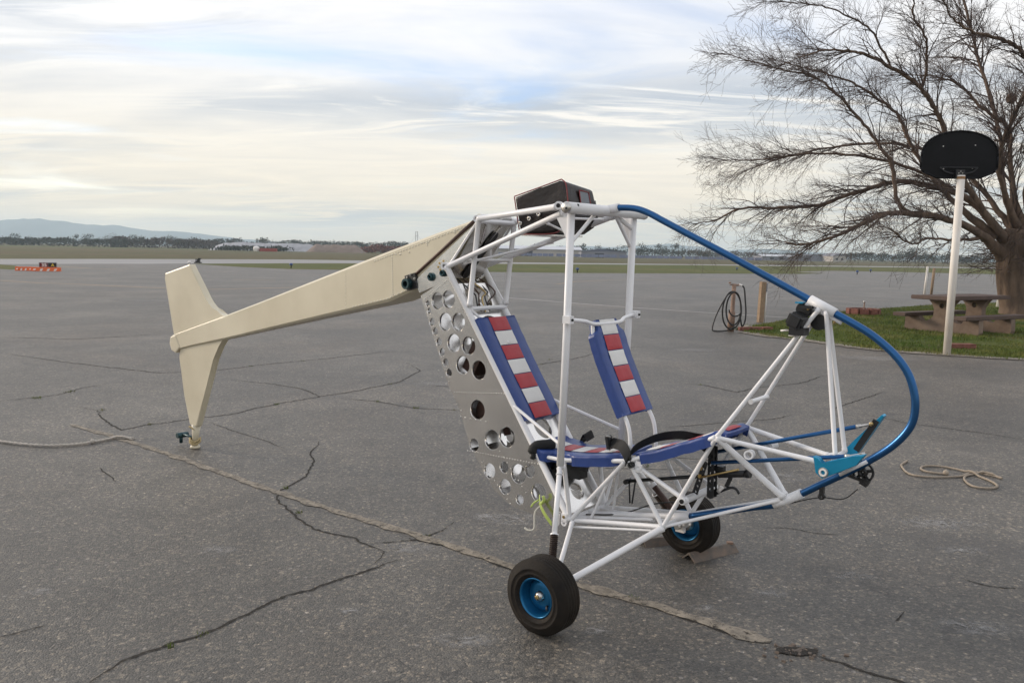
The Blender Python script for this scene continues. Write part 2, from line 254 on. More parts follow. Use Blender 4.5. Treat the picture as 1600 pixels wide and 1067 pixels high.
M['white'] = mat('white_powder_coat', (0.78, 0.775, 0.78), 0.38, var=0.03, bump=0.03, bscale=300)
M['blue'] = mat('blue_anodised', (0.024, 0.100, 0.25), 0.28, metal=0.7, var=0.1, vscale=3)
M['teal'] = mat('teal_anodised', (0.02, 0.30, 0.52), 0.36, metal=0.6, var=0.12, vscale=9)
M['rimblue'] = mat('rim_blue', (0.010, 0.125, 0.27), 0.33, metal=0.55, var=0.15, vscale=12)
M['cream'] = mat('cream_paint', (0.55, 0.49, 0.36), 0.36, vscale=1.6, col2=(0.66, 0.60, 0.455), bump=0.10, bscale=3.5, rvar=0.2)
M['rivet'] = mat('painted_rivet', (0.74, 0.69, 0.56), 0.3)
M['alu'] = mat('bare_aluminium', (0.80, 0.785, 0.76), 0.22, metal=1.0, var=0.06, vscale=5, bump=0.10, bscale=4, rvar=0.16)
M['steel'] = mat('steel', (0.55, 0.53, 0.5), 0.3, metal=1.0, var=0.2, vscale=40)
M['brass'] = mat('brass', (0.55, 0.40, 0.18), 0.3, metal=1.0, var=0.1)
M['black'] = mat('black_metal', (0.014, 0.014, 0.015), 0.42, var=0.2)
M['rubber'] = mat('tyre_rubber', (0.009, 0.0078, 0.007), 0.75, bump=0.25, bscale=90, vscale=9, col2=(0.024, 0.0185, 0.0135), spec=0.22)
M['stitch'] = mat('stitching', (0.04, 0.04, 0.06), 0.8)
M['vinyl_blue'] = mat('blue_vinyl', (0.021, 0.052, 0.205), 0.42, bump=0.30, bscale=16, var=0.1, vscale=10)
M['vinyl_red'] = mat('red_vinyl', (0.36, 0.014, 0.024), 0.45, bump=0.30, bscale=18, var=0.07, vscale=10)
M['vinyl_white'] = mat('white_vinyl', (0.66, 0.65, 0.62), 0.5, bump=0.30, bscale=18, var=0.04, vscale=10)
M['vinyl_black'] = mat('black_vinyl', (0.007, 0.005, 0.0047), 0.26, bump=0.3, bscale=30, vscale=6, col2=(0.014, 0.008, 0.007), spec=0.35)
M['webbing'] = mat('black_webbing', (0.010, 0.010, 0.010), 0.8, bump=0.3, bscale=400)
M['red'] = mat('red_piping', (0.17, 0.010, 0.012), 0.5)
M['brown'] = mat('brown_steel', (0.07, 0.035, 0.025), 0.55, bump=0.1, var=0.3, vscale=20)
M['rust'] = mat('rusty_steel', (0.085, 0.075, 0.065), 0.75, bump=0.3, bscale=60, vscale=22, col2=(0.16, 0.115, 0.085))
M['rope'] = mat('old_rope', (0.34, 0.285, 0.225), 0.9, bump=0.6, bscale=220, var=0.2, vscale=60)
M['ropeg'] = mat('grey_rope', (0.46, 0.42, 0.37), 0.9, bump=0.6, bscale=220, var=0.2, vscale=60)
M['tealdark'] = mat('dark_teal_fitting', (0.03, 0.07, 0.08), 0.4, metal=0.6, var=0.2)
M['ropey'] = mat('yellowed_tape', (0.42, 0.33, 0.17), 0.8, bump=0.5, bscale=60, var=0.25, vscale=25)
M['clear'] = mat('clear_window', (0.10, 0.11, 0.12), 0.12, spec=0.8)
M['spring'] = mat('oiled_spring', (0.045, 0.028, 0.02), 0.5, metal=0.4, var=0.3)
M['green'] = mat('green_strap', (0.42, 0.52, 0.13), 0.6, var=0.15, vscale=60)
M['string'] = mat('white_string', (0.55, 0.53, 0.46), 0.9)
M['polewhite'] = mat('pole_paint', (0.70, 0.64, 0.56), 0.5, bump=0.05, bscale=30, vscale=3, col2=(0.78, 0.74, 0.68))
M['polerust'] = mat('pole_rust', (0.30, 0.17, 0.08), 0.8, var=0.3, vscale=30)
M['board'] = mat('backboard_black', (0.010, 0.010, 0.011), 0.6, var=0.25, vscale=3, bump=0.05, spec=0.15)
M['tabletop'] = mat('brown_concrete', (0.088, 0.055, 0.043), 0.7, bump=0.2, bscale=50, var=0.2, vscale=5)
M['pedestal'] = mat('pink_concrete', (0.14, 0.098, 0.074), 0.85, bump=0.4, bscale=40, vscale=4, col2=(0.22, 0.16, 0.12))
M['bark'] = mat('tree_bark', (0.070, 0.048, 0.036), 0.9, bump=0.9, bscale=9, vscale=6, col2=(0.19, 0.13, 0.09))
for n_ in M['bark'].node_tree.nodes:      # bark ridges run along the stem
    if n_.type == 'TEX_NOISE':
        mpn = N(M['bark'].node_tree, 'ShaderNodeMapping'); mpn.inputs['Scale'].default_value = (1.0, 1.0, 0.22); src_ = n_.inputs['Vector'].links[0].from_socket; LK(M['bark'].node_tree, src_, mpn.inputs[0]); LK(M['bark'].node_tree, mpn.outputs[0], n_.inputs['Vector'])
M['twig'] = mat('twig_bark', (0.060, 0.043, 0.037), 0.85, vscale=1.5, col2=(0.115, 0.080, 0.066))
M['wood'] = mat('weathered_wood', (0.22, 0.15, 0.095), 0.85, bump=0.4, bscale=20, vscale=12, col2=(0.33, 0.235, 0.15))
M['pipe'] = mat('brown_pipe', (0.24, 0.155, 0.11), 0.7, var=0.25, vscale=14)
M['hose'] = mat('black_hose', (0.016, 0.015, 0.014), 0.5, var=0.3, vscale=8)
M['brick'] = mat('red_brick', (0.19, 0.075, 0.055), 0.9, bump=0.5, bscale=50, var=0.3, vscale=12)
M['orange'] = mat('orange_paint', (0.75, 0.16, 0.05), 0.55, var=0.1, vscale=5)
M['bwhite'] = mat('barricade_white', (0.78, 0.74, 0.70), 0.55, var=0.05)
M['signred'] = mat('sign_red', (0.12, 0.008, 0.012), 0.5)
M['signblack'] = mat('sign_black', (0.012, 0.011, 0.009), 0.5)
M['signyellow'] = mat('sign_yellow', (0.75, 0.55, 0.05), 0.5)
M['signblue'] = mat('marker_blue', (0.04, 0.075, 0.20), 0.5)
M['conc'] = mat('pale_concrete', (0.36, 0.32, 0.26), 0.9, bump=0.6, bscale=70, vscale=9, col2=(0.24, 0.21, 0.17))
M['whiteline'] = mat('worn_white_paint', (0.42, 0.40, 0.38), 0.8, var=0.2, vscale=4)
M['yellowline'] = mat('worn_yellow_paint', (0.34, 0.255, 0.17), 0.8, vscale=2.5, col2=(0.21, 0.175, 0.135))
M['crack'] = mat('crack_dirt', (0.016, 0.014, 0.012), 1.0, bump=0.8, bscale=90, vscale=30, col2=(0.035, 0.030, 0.024))
M['fleaf'] = mat('far_foliage', (0.030, 0.038, 0.026), 0.9, vscale=0.6, col2=(0.060, 0.060, 0.042))
M['fleaf2'] = mat('far_bare_bush', (0.065, 0.050, 0.042), 0.9, vscale=0.6, col2=(0.09, 0.068, 0.055))
M['ftrunk'] = mat('far_trunk', (0.06, 0.045, 0.035), 0.9)
M['roofw'] = mat('pale_roof', (0.52, 0.53, 0.56), 0.5, var=0.06, vscale=0.1)
M['wallw'] = mat('pale_wall', (0.40, 0.37, 0.34), 0.8, var=0.08, vscale=0.1)
M['walld'] = mat('grey_wall', (0.22, 0.22, 0.25), 0.8, var=0.1, vscale=0.1)
M['glassd'] = mat('dark_opening', (0.03, 0.03, 0.035), 0.4)
M['bluefence'] = mat('blue_grey_cladding', (0.13, 0.145, 0.21), 0.6, var=0.2, vscale=0.3)
M['mound'] = mat('earth_mound', (0.25, 0.19, 0.16), 0.95, vscale=0.4, col2=(0.18, 0.14, 0.11))
M['sheet'] = mat('white_sheeting', (0.36, 0.355, 0.37), 0.8, var=0.2, vscale=0.5)
M['contred'] = mat('container_red', (0.30, 0.045, 0.03), 0.6, var=0.1)
M['redscrub'] = mat('red_scrub', (0.16, 0.065, 0.05), 0.95, var=0.25, vscale=0.5)
M['mtn'] = mat('mountain', (0.10, 0.115, 0.11), 1.0, var=0.2, vscale=0.004)

def asphalt():
    m = bpy.data.materials.new('asphalt'); m.use_nodes = True; nt = m.node_tree; b = nt.nodes['Principled BSDF']
    tc = N(nt, 'ShaderNodeTexCoord'); P = tc.outputs['Object']
    def nz(s, d=5.0, r=0.6, dist=0.0):
        n = N(nt, 'ShaderNodeTexNoise', i_Scale=s, i_Detail=d, i_Roughness=r, i_Distortion=dist); LK(nt, P, n.inputs['Vector']); return n.outputs[0]
    big = ramp(nt, nz(0.45, 6, 0.55, 0.3), [(0.3, (0.072, 0.067, 0.059)), (0.5, (0.098, 0.091, 0.080)), (0.70, (0.140, 0.129, 0.112))])
    mid = ramp(nt, nz(3.2, 6, 0.65), [(0.3, (0.80,)*3), (0.7, (1.16,)*3)])
    c = mixc(nt, 1.0, big, mid, 'MULTIPLY')
    v = N(nt, 'ShaderNodeTexVoronoi', i_Scale=135.0); LK(nt, P, v.inputs['Vector'])
    sepc = N(nt, 'ShaderNodeSeparateColor'); LK(nt, v.outputs['Color'], sepc.inputs[0])
    stone = ramp(nt, sepc.outputs[0], [(0.0, (0.55,)*3), (0.45, (0.86,)*3), (0.8, (1.12, 1.08, 1.02)), (0.95, (1.45, 1.38, 1.30)), (1.0, (2.3, 2.15, 2.0))])
    c = mixc(nt, 1.0, c, stone, 'MULTIPLY')
    v2 = N(nt, 'ShaderNodeTexVoronoi', i_Scale=28.0); LK(nt, P, v2.inputs['Vector'])
    s2 = N(nt, 'ShaderNodeSeparateColor'); LK(nt, v2.outputs['Color'], s2.inputs[0])
    peb = math_n(nt, 'MULTIPLY', math_n(nt, 'GREATER_THAN', s2.outputs[1], 0.93), math_n(nt, 'LESS_THAN', v2.outputs['Distance'], 0.26))
    c = mixc(nt, math_n(nt, 'MULTIPLY', peb, 0.55), c, (0.30, 0.275, 0.25))
    v4 = N(nt, 'ShaderNodeTexVoronoi', i_Scale=62.0); LK(nt, P, v4.inputs['Vector'])
    s4 = N(nt, 'ShaderNodeSeparateColor'); LK(nt, v4.outputs['Color'], s4.inputs[0])
    c = mixc(nt, 1.0, c, ramp(nt, s4.outputs[2], [(0.0, (0.62,)*3), (0.12, (0.9,)*3), (0.8, (1.0,)*3), (0.9, (1.5, 1.42, 1.32)), (1.0, (2.0, 1.9, 1.75))]), 'MULTIPLY')
    c = mixc(nt, ramp(nt, nz(0.23, 5, 0.6, 0.6), [(0.50, (0, 0, 0)), (0.70, (0.5,)*3)]), c, mixc(nt, 1.0, c, (1.12, 0.98, 0.86), 'MULTIPLY'))
    st = nz(1.15, 7, 0.62, 0.8)          # chalky spots
    spot = math_n(nt, 'MULTIPLY', ramp(nt, st, [(0.68, (0, 0, 0)), (0.76, (1, 1, 1))]), ramp(nt, nz(22, 5, 0.7), [(0.45, (0, 0, 0)), (0.62, (1, 1, 1))]))
    c = mixc(nt, math_n(nt, 'MULTIPLY', spot, 0.55), c, (0.34, 0.33, 0.33))
    oil = ramp(nt, nz(0.8, 4, 0.6, 0.5), [(0.30, (1, 1, 1)), (0.40, (0, 0, 0))])
    c = mixc(nt, math_n(nt, 'MULTIPLY', oil, 0.5), c, (0.055, 0.050, 0.047))
    # hairline crazing
    v3 = N(nt, 'ShaderNodeTexVoronoi', i_Scale=0.9, feature='DISTANCE_TO_EDGE')
    wob = N(nt, 'ShaderNodeTexNoise', i_Scale=2.2, i_Detail=5.0); LK(nt, P, wob.inputs['Vector'])
    wm = N(nt, 'ShaderNodeVectorMath', operation='MULTIPLY_ADD'); LK(nt, wob.outputs['Color'], wm.inputs[0]); wm.inputs[1].default_value = (0.7, 0.7, 0.7); LK(nt, P, wm.inputs[2]); LK(nt, wm.outputs[0], v3.inputs['Vector'])
    hair = math_n(nt, 'MULTIPLY', math_n(nt, 'LESS_THAN', v3.outputs['Distance'], 0.0045), ramp(nt, nz(0.6, 3), [(0.40, (0, 0, 0)), (0.50, (1, 1, 1))]))
    c = mixc(nt, math_n(nt, 'MULTIPLY', hair, 0.6), c, (0.03, 0.027, 0.025))
    LK(nt, c, b.inputs['Base Color']); b.inputs['Roughness'].default_value = 0.56; b.inputs['Specular IOR Level'].default_value = 0.6
    h = math_n(nt, 'ADD', math_n(nt, 'MULTIPLY', v.outputs['Distance'], -1.0), math_n(nt, 'MULTIPLY', nz(12, 6), 1.2))
    bp = N(nt, 'ShaderNodeBump', i_Strength=0.55, i_Distance=0.006); LK(nt, h, bp.inputs['Height']); LK(nt, bp.outputs[0], b.inputs['Normal'])
    return m
M['asphalt'] = asphalt()
def groundmat(name, c1, c2, c3, s1=0.05, s2=0.8):
    m = bpy.data.materials.new(name); m.use_nodes = True; nt = m.node_tree; b = nt.nodes['Principled BSDF']
    tc = N(nt, 'ShaderNodeTexCoord'); P = tc.outputs['Object']
    a = N(nt, 'ShaderNodeTexNoise', i_Scale=s1, i_Detail=6.0, i_Roughness=0.6); LK(nt, P, a.inputs['Vector'])
    d = N(nt, 'ShaderNodeTexNoise', i_Scale=s2, i_Detail=6.0, i_Roughness=0.7); LK(nt, P, d.inputs['Vector'])
    c = ramp(nt, a.outputs[0], [(0.35, c1), (0.52, c2), (0.68, c3)])
    c = mixc(nt, 1.0, c, ramp(nt, d.outputs[0], [(0.3, (0.7,)*3), (0.7, (1.25,)*3)]), 'MULTIPLY')
    LK(nt, c, b.inputs['Base Color']); b.inputs['Roughness'].default_value = 0.95; b.inputs['Specular IOR Level'].default_value = 0.1
    return m
M['field'] = groundmat('dry_field', (0.13, 0.10, 0.064), (0.105, 0.10, 0.052), (0.145, 0.108, 0.07), 0.012, 0.3)
M['strip'] = groundmat('mown_grass', (0.085, 0.10, 0.035), (0.11, 0.115, 0.042), (0.125, 0.11, 0.05), 0.06, 0.7)
M['lawn'] = groundmat('lawn_soil', (0.05, 0.075, 0.018), (0.075, 0.09, 0.025), (0.13, 0.105, 0.05), 0.5, 6)
M['blade'] = groundmat('grass_blade', (0.070, 0.115, 0.024), (0.125, 0.145, 0.038), (0.25, 0.205, 0.085), 0.55, 5)
M['farrun'] = mat('runway_surface', (0.20, 0.19, 0.185), 0.6, vscale=0.05, col2=(0.27, 0.26, 0.25))
M['greenfield'] = groundmat('green_field', (0.07, 0.10, 0.03), (0.09, 0.11, 0.04), (0.10, 0.10, 0.05), 0.02, 0.3)

# ------------------------------------------------------------------ setting: ground, apron, runway, verges
def sheet(name, poly, z, m, parent=None, kind='structure'):
    bm = bmesh.new(); vv = [bm.verts.new((x, y, z)) for x, y in poly]
    ed = [bm.edges.new((vv[i], vv[(i+1) % len(vv)])) for i in range(len(vv))]
    bmesh.ops.triangle_fill(bm, use_beauty=True, edges=ed)
    for f in bm.faces:
        if f.normal.z < 0: f.normal_flip()
    me = bpy.data.meshes.new(name); bm.to_mesh(me); bm.free(); me.materials.append(m)
    o = link(bpy.data.objects.new(name, me), parent)
    if kind: o['kind'] = kind
    return o
FIELD = sheet('ground', [(-4400, -800), (4400, -800), (4400, 4400), (-4400, 4400)], -0.02, M['field'])
FIELD['label'] = 'dry brown field reaching to the hills'
APRON = sheet('asphalt_apron', [(-60, -14), (60, -14), (75, 40), (72, 104), (50.7, 109.8), (41.7, 108.6), (32, 94.8), (33.5, 89), (28.6, 82.7), (17.4, 75.5), (5.1, 67.8), (-1.1, 65.6), (-7.9, 63.2), (-16.9, 62), (-21.3, 65.2), (-28.3, 73), (-33.5, 66.5), (-38, 57.5), (-60, 30)], 0.0, M['asphalt'])
APRON['label'] = 'cracked grey asphalt apron'
o = sheet('grass_verge', GRASS_STRIP, 0.006, M['strip']); o['label'] = 'green mown grass strip along the runway'
o = sheet('grass_verge', GRASS_TIP, 0.006, M['strip']); o['label'] = 'small grass corner behind the taxiway sign'
o = sheet('runway', RUNWAY, -0.008, M['farrun']); o['label'] = 'pale runway crossing behind the grass strip'
o = sheet('green_field', [(-330, 300), (-60, 340), (-30, 392), (-360, 372)], -0.012, M['greenfield']); o['label'] = 'green field in front of the distant trees'

def ribbon(name, pts, width, z, m, parent, jag=0.35, step=0.03, taper=True, th=0.0):
    P = [Vector((x, y, 0)) for x, y in pts]
    fine = [P[0]]
    for a, b in zip(P, P[1:]):
        n = max(1, min(160, int((b-a).length/step)))
        for k in range(1, n+1): fine.append(a.lerp(b, k/n))
    out_v, fs = [], []; n = len(fine); off = random.uniform(0, 99)
    for i, p in enumerate(fine):
        t = (fine[min(i+1, n-1)] - fine[max(i-1, 0)]).normalized(); nr = Vector((-t.y, t.x, 0))
        wv = width*(1 + jag*mnoise.noise(Vector((i*0.9, off, 0)))*1.6)
        if taper: e = min(i, n-1-i)/max(1, n*0.12); wv *= max(0.35, min(1, e))
        wob = nr*(jag*width*(1.5*mnoise.noise(Vector((i*0.21, off+7, 0)))+2.2*mnoise.noise(Vector((i*0.06, off+3, 0))))) if jag > 0.3 else Vector((0, 0, 0))
        out_v.append(p + wob + nr*wv*.5 + Vector((0, 0, z))); out_v.append(p + wob - nr*wv*.5 + Vector((0, 0, z)))
    for i in range(n-1): fs.append((2*i, 2*i+1, 2*i+3, 2*i+2))
    return mesh_obj(name, out_v, fs, m, parent)
for pts, w in CRACKS: ribbon('crack', pts, w*.8, 0.003, M['crack'], APRON, jag=0.85, step=.014)
def seam(pts):
    """raised pale joint filler with broken edges, low hump section"""
    P = [Vector((x, y, 0)) for x, y in pts]; fine = []
    for a, b in zip(P, P[1:]):
        n = max(2, int((b-a).length/0.03))
        for k in range(n): fine.append(a.lerp(b, k/n))
    vs_, fs = [], []; n = len(fine)
    for i, p in enumerate(fine):
        t = (fine[min(i+1, n-1)] - fine[max(i-1, 0)]).normalized(); nr = Vector((-t.y, t.x, 0)); f = i/n
        w = 0.030 + 0.010*max(0, f-0.45)
        hgt = 0.001 + 0.004*max(0, min(1, (f-0.5)*4))
        l = w*(1+1.1*mnoise.noise(Vector((i*.22, 3, 0)))+.4*mnoise.noise(Vector((i*.9, 3, 5)))); r = w*(1+1.1*mnoise.noise(Vector((i*.22, 13, 0)))+.4*mnoise.noise(Vector((i*.9, 13, 5))))
        if i < 4: l *= i/4; r *= i/4
        for s, z in ((l, 0.004), (l*.7, .004+hgt*.8), (0, .004+hgt*(1+.3*mnoise.noise(Vector((i*.3, 0, 0))))), (-r*.7, .004+hgt*.8), (-r, .004)):
            vs_.append(p + nr*s + Vector((0, 0, z)))
    for i in range(n-1):
        for k in range(4): fs.append((5*i+k, 5*i+k+1, 5*i+5+k+1, 5*i+5+k))
    return mesh_obj('joint_filler', vs_, fs, M['seam'], APRON)
def seam_mat():
    m = M['conc'].copy(); m.name = 'joint_filler'; nt = m.node_tree; b = nt.nodes['Principled BSDF']
    tc = N(nt, 'ShaderNodeTexCoord'); nz = N(nt, 'ShaderNodeTexNoise', i_Scale=14.0, i_Detail=8.0, i_Roughness=0.7); LK(nt, tc.outputs['Object'], nz.inputs['Vector'])
    LK(nt, ramp(nt, nz.outputs[0], [(0.36, (0.13, 0.115, 0.095)), (0.50, (0.23, 0.20, 0.16)), (0.66, (0.34, 0.295, 0.235))]), b.inputs['Base Color'])
    n2_ = N(nt, 'ShaderNodeTexNoise', i_Scale=34.0, i_Detail=9.0, i_Roughness=0.75); LK(nt, tc.outputs['Object'], n2_.inputs['Vector'])
    tr_ = N(nt, 'ShaderNodeBsdfTransparent'); mx = N(nt, 'ShaderNodeMixShader'); LK(nt, ramp(nt, n2_.outputs[0], [(0.36, (0, 0, 0)), (0.47, (1, 1, 1))]), mx.inputs[0]); LK(nt, tr_.outputs[0], mx.inputs[1]); LK(nt, b.outputs[0], mx.inputs[2]); LK(nt, mx.outputs[0], nt.nodes['Material Output'].inputs[0])
    return m
M['seam'] = seam_mat()
seam(SEAM)
# broken pothole where the seam ends
mb = MB()
for k in range(60):
    a = random.uniform(0, 6.28); r = abs(random.gauss(0, .06)); s = random.uniform(.004, .011)
    c_ = Vector((1.19 + r*math.cos(a)*1.5, 3.225 + r*math.sin(a)*.8, s*.25))
    mb.box(c_, s*1.6, s*1.2, s*.9, Matrix.Rotation(random.uniform(0, 3), 3, 'Z') @ Matrix.Rotation(random.uniform(-.5, .5), 3, 'X'))
o = mb.build('asphalt_crumbs', M['rust'], APRON); o['kind'] = 'stuff'
poly = [(1.19+.085*math.cos(a)*(1+.3*mnoise.noise(Vector((a*2, 0, 0)))), 3.225+.035*math.sin(a)*(1+.4*mnoise.noise(Vector((a*2, 5, 0))))) for a in np.linspace(0, 6.1, 22)]
sheet('pothole_dirt', poly, 0.005, M['crack'], APRON, None)
WL = ribbon('white_paint_line', WHITE_LINE, 0.13, 0.003, M['whiteline'], APRON, jag=0.06, step=0.6, taper=False)
for nm, pts, w in (('yellow_paint_line', YELLOW_A, .32), ('yellow_paint_line', YELLOW_B, .32), ('yellow_paint_line', YELLOW_C, .25), ('yellow_paint_line', YELLOW_D, .3), ('yellow_paint_line', YELLOW_E, .35)):
    ribbon(nm, pts, w, 0.003, M['yellowline'], APRON, jag=0.12, step=0.8, taper=False)
# chalky scuffs of paint and bird lime on the asphalt
M['scuff'] = mat('chalk_scuff', (0.20, 0.195, 0.19), 0.9, vscale=25, col2=(0.33, 0.32, 0.31))
def scuff_mat():
    m = bpy.data.materials.new('chalk_scuff'); m.use_nodes = True; nt = m.node_tree; b = nt.nodes['Principled BSDF']; b.inputs['Base Color'].default_value = (0.36, 0.35, 0.34, 1); b.inputs['Roughness'].default_value = .9
    tc = N(nt, 'ShaderNodeTexCoord'); fl = N(nt, 'ShaderNodeVectorMath', operation='MULTIPLY'); LK(nt, tc.outputs['Generated'], fl.inputs[0]); fl.inputs[1].default_value = (1, 1, 0); d = N(nt, 'ShaderNodeVectorMath', operation='DISTANCE'); LK(nt, fl.outputs[0], d.inputs[0]); d.inputs[1].default_value = (.5, .5, 0)
    fall = ramp(nt, d.outputs['Value'], [(0.05, (1, 1, 1)), (0.48, (0, 0, 0))])
    n1_ = N(nt, 'ShaderNodeTexNoise', i_Scale=16.0, i_Detail=9.0, i_Roughness=0.75, i_Distortion=1.2); LK(nt, tc.outputs['Object'], n1_.inputs['Vector'])
    k = math_n(nt, 'MULTIPLY', ramp(nt, n1_.outputs[0], [(0.44, (0, 0, 0)), (0.60, (1, 1, 1))]), fall)
    k = math_n(nt, 'MULTIPLY', k, 0.7)
    tr_ = N(nt, 'ShaderNodeBsdfTransparent'); mx = N(nt, 'ShaderNodeMixShader'); LK(nt, k, mx.inputs[0]); LK(nt, tr_.outputs[0], mx.inputs[1]); LK(nt, b.outputs[0], mx.inputs[2]); LK(nt, mx.outputs[0], nt.nodes['Material Output'].inputs[0])
    return m
M['scuff'] = scuff_mat()
for i, (x, y, s) in enumerate(SCUFFS):
    sheet('pale_scuff', [(x+1.7*s*math.cos(a), y+.9*s*math.sin(a)) for a in np.linspace(0, 5.98, 20)], .0034+.0001*(i % 3), M['scuff'], APRON, None)
# weeds in the cracks: uncountable blades
def tuft(mb, x, y, r, n, h):
    for k in range(n):
        a = random.uniform(0, 6.28); d = r*math.sqrt(random.random()); bx, by = x+d*math.cos(a), y+d*math.sin(a)
        ln = random.uniform(.5, 1)*h; la = random.uniform(0, 6.28); lean = random.uniform(.2, 1.0)*ln
        w = .0022; wx, wy = w*math.sin(la), -w*math.cos(la)
        mb.v += [Vector((bx-wx, by-wy, 0)), Vector((bx+wx, by+wy, 0)), Vector((bx+lean*math.cos(la), by+lean*math.sin(la), ln))]
        b = len(mb.v)-3; mb.f.append((b, b+1, b+2)); mb.s.append(False)
mb = MB()
for pts, w in CRACKS[:13]:
    for a, b in zip(pts, pts[1:]):
        if random.random() < .10:
            t = random.random(); tuft(mb, a[0]+(b[0]-a[0])*t, a[1]+(b[1]-a[1])*t, random.uniform(.02, .05), 14, .018)
for x, y, r, n in TUFTS: tuft(mb, x, y, r*.7, int(n*.5), .025)
o = mb.build('crack_weeds', M['blade']); tag(o, 'small green weeds growing in the asphalt cracks', 'weeds', kind='stuff')

# lawn under the tree
LAWNO = sheet('lawn', LAWN, 0.012, M['lawn']); LAWNO['label'] = 'rough lawn under the bare tree'
def inside(x, y, poly):
    c = False; j = len(poly)-1
    for i in range(len(poly)):
        xi, yi = poly[i]; xj, yj = poly[j]
        if (yi > y) != (yj > y) and x < (xj-xi)*(y-yi)/(yj-yi)+xi: c = not c
        j = i
    return c
vs_, fs = [], []
cnt = 0
xs = [p[0] for p in LAWN]; ys = [p[1] for p in LAWN]
while cnt < 70000:
    x = random.uniform(min(xs), max(xs)); y = min(ys) + (max(ys)-min(ys))*random.random()**1.7
    x += 0.05*random.gauss(0, 1)
    if not inside(x, y, LAWN) and not (inside(x, y+.16, LAWN) and random.random() < .35*(1+mnoise.noise(Vector((x*2.5, y*2.5, 8)))*2)): continue
    if mnoise.noise(Vector((x*.9, y*.9, 3))) < -0.28 and random.random() < .75: continue
    h = random.uniform(.025, .075)*(1+.5*mnoise.noise(Vector((x*.7, y*.7, 0)))); a = random.uniform(0, 6.28); w = random.uniform(.004, .008); l = h*random.uniform(.1, .8)
    wx, wy = w*math.sin(a), -w*math.cos(a); b = len(vs_)
    vs_ += [(x-wx, y-wy, .01), (x+wx, y+wy, .01), (x+l*math.cos(a), y+l*math.sin(a), h)]; fs.append((b, b+1, b+2)); cnt += 1
o = mesh_obj('lawn_grass', vs_, fs, M['blade']); tag(o, 'short green and straw grass blades on the lawn', 'grass', kind='stuff')

M['fringe'] = seam_mat(); M['fringe'].name = 'sandy_fringe'
edge = [(x, y-.02) for x, y in LAWN[:10]]
ribbon('sandy_edge', edge, .30, .0135, M['fringe'], LAWNO, jag=.28, step=.08, taper=False)
# ------------------------------------------------------------------ hills
def ridge(name, prof, D, label, depth=500):
    """prof: list of (bearing x/y ratio, height angle)"""
    vs_, fs = [], []; xs = np.linspace(prof[0][0], prof[-1][0], 130); hx = [p[0] for p in prof]; hy = [p[1] for p in prof]
    rows = [(-depth, 0), (-depth*.55, .42), (-depth*.25, .74), (0, 1.0), (depth*.5, .5)]
    for j, (dd, fh) in enumerate(rows):
        for i, a in enumerate(xs):
            h = np.interp(a, hx, hy)*D; q = h*(1+.13*mnoise.noise(Vector((a*22, j*.4, 1)))+.06*mnoise.noise(Vector((a*80, j*.8, 4))))
            y = D + dd*(1 + .15*mnoise.noise(Vector((a*15, j, 9)))); vs_.append((a*D, y, q*fh*(1+.1*mnoise.noise(Vector((a*40, j*2.3, 2)))*(fh < 1)) - (0.5 if fh == 0 else 0)))
    n = len(xs)
    for j in range(len(rows)-1):
        for i in range(n-1): fs.append((j*n+i, j*n+i+1, (j+1)*n+i+1, (j+1)*n+i))
    o = mesh_obj(name, vs_, fs, M['mtn'], None, True); o['kind'] = 'structure'; o['label'] = label
    return o
def px(x): return (x-800)/1290.0
ridge('hills', [(px(-420), .018), (px(-250), .024), (px(-120), .025), (px(0), .025), (px(30), .0275), (px(60), .0305), (px(85), .028), (px(130), .0245), (px(180), .0225), (px(230), .0185), (px(280), .0165), (px(330), .0125), (px(400), .009), (px(470), .005), (px(560), .0015), (px(640), .0002)], 3700, 'blue hazy mountain range on the left horizon')
ridge('hills', [(px(560), .0005), (px(680), .004), (px(760), .0075), (px(830), .006), (px(900), .0095), (px(950), .0085), (px(1000), .0105), (px(1040), .0145), (px(1070), .012), (px(1130), .008), (px(1200), .010), (px(1300), .006), (px(1420), .007), (px(1550), .004), (px(1750), .001)], 4100, 'faint blue hills on the right horizon')

# ------------------------------------------------------------------ far trees and buildings
def crown_mesh(name, n, seed, sx, sz, m, spread=1.0):
    r = random.Random(seed); vs_, fs = [], []
    clumps = [(r.uniform(-.6, .6)*sx, r.uniform(-.6, .6)*sx, sz*(.45+.5*r.random()), r.uniform(.25, .5)) for _ in range(9)]
    for i in range(n):
        cx_, cy2, cz_, cr = r.choice(clumps); th = r.uniform(0, 6.28); ph = math.acos(r.uniform(-1, 1)); rr = cr*r.random()**.4*sx*1.3
        p = Vector((cx_+rr*math.sin(ph)*math.cos(th), cy2+rr*math.sin(ph)*math.sin(th), max(.08*sz, cz_+rr*.8*math.cos(ph))))
        s = r.uniform(.06, .16)*sx*spread; d1 = Vector((r.gauss(0, 1), r.gauss(0, 1), r.gauss(0, 1))).normalized()*s; d2 = Vector((r.gauss(0, 1), r.gauss(0, 1), r.gauss(0, 1))).normalized()*s
        b = len(vs_); vs_ += [p, p+d1, p+d1*.6+d2, p+d2]; fs.append((b, b+1, b+2, b+3))
    me = bpy.data.meshes.new(name); me.from_pydata([tuple(v) for v in vs_], [], fs); me.materials.append(m); return me
CM = [crown_mesh('crown', 220, 1, .5, 1.0, M['fleaf']), crown_mesh('crown', 200, 2, .38, 1.0, M['fleaf']), crown_mesh('crown', 190, 3, .6, .95, M['fleaf']), crown_mesh('crown', 170, 4, .55, 1.0, M['fleaf2'], .8)]
tv, tf, ts = tube_data([(0, 0, 0), (0.01, 0, .25), (0, 0.01, .62)], [.035, .028, .012], 6)
TM = bpy.data.meshes.new('trunk'); TM.from_pydata([tuple(v) for v in tv], [], tf); TM.materials.append(M['ftrunk'])
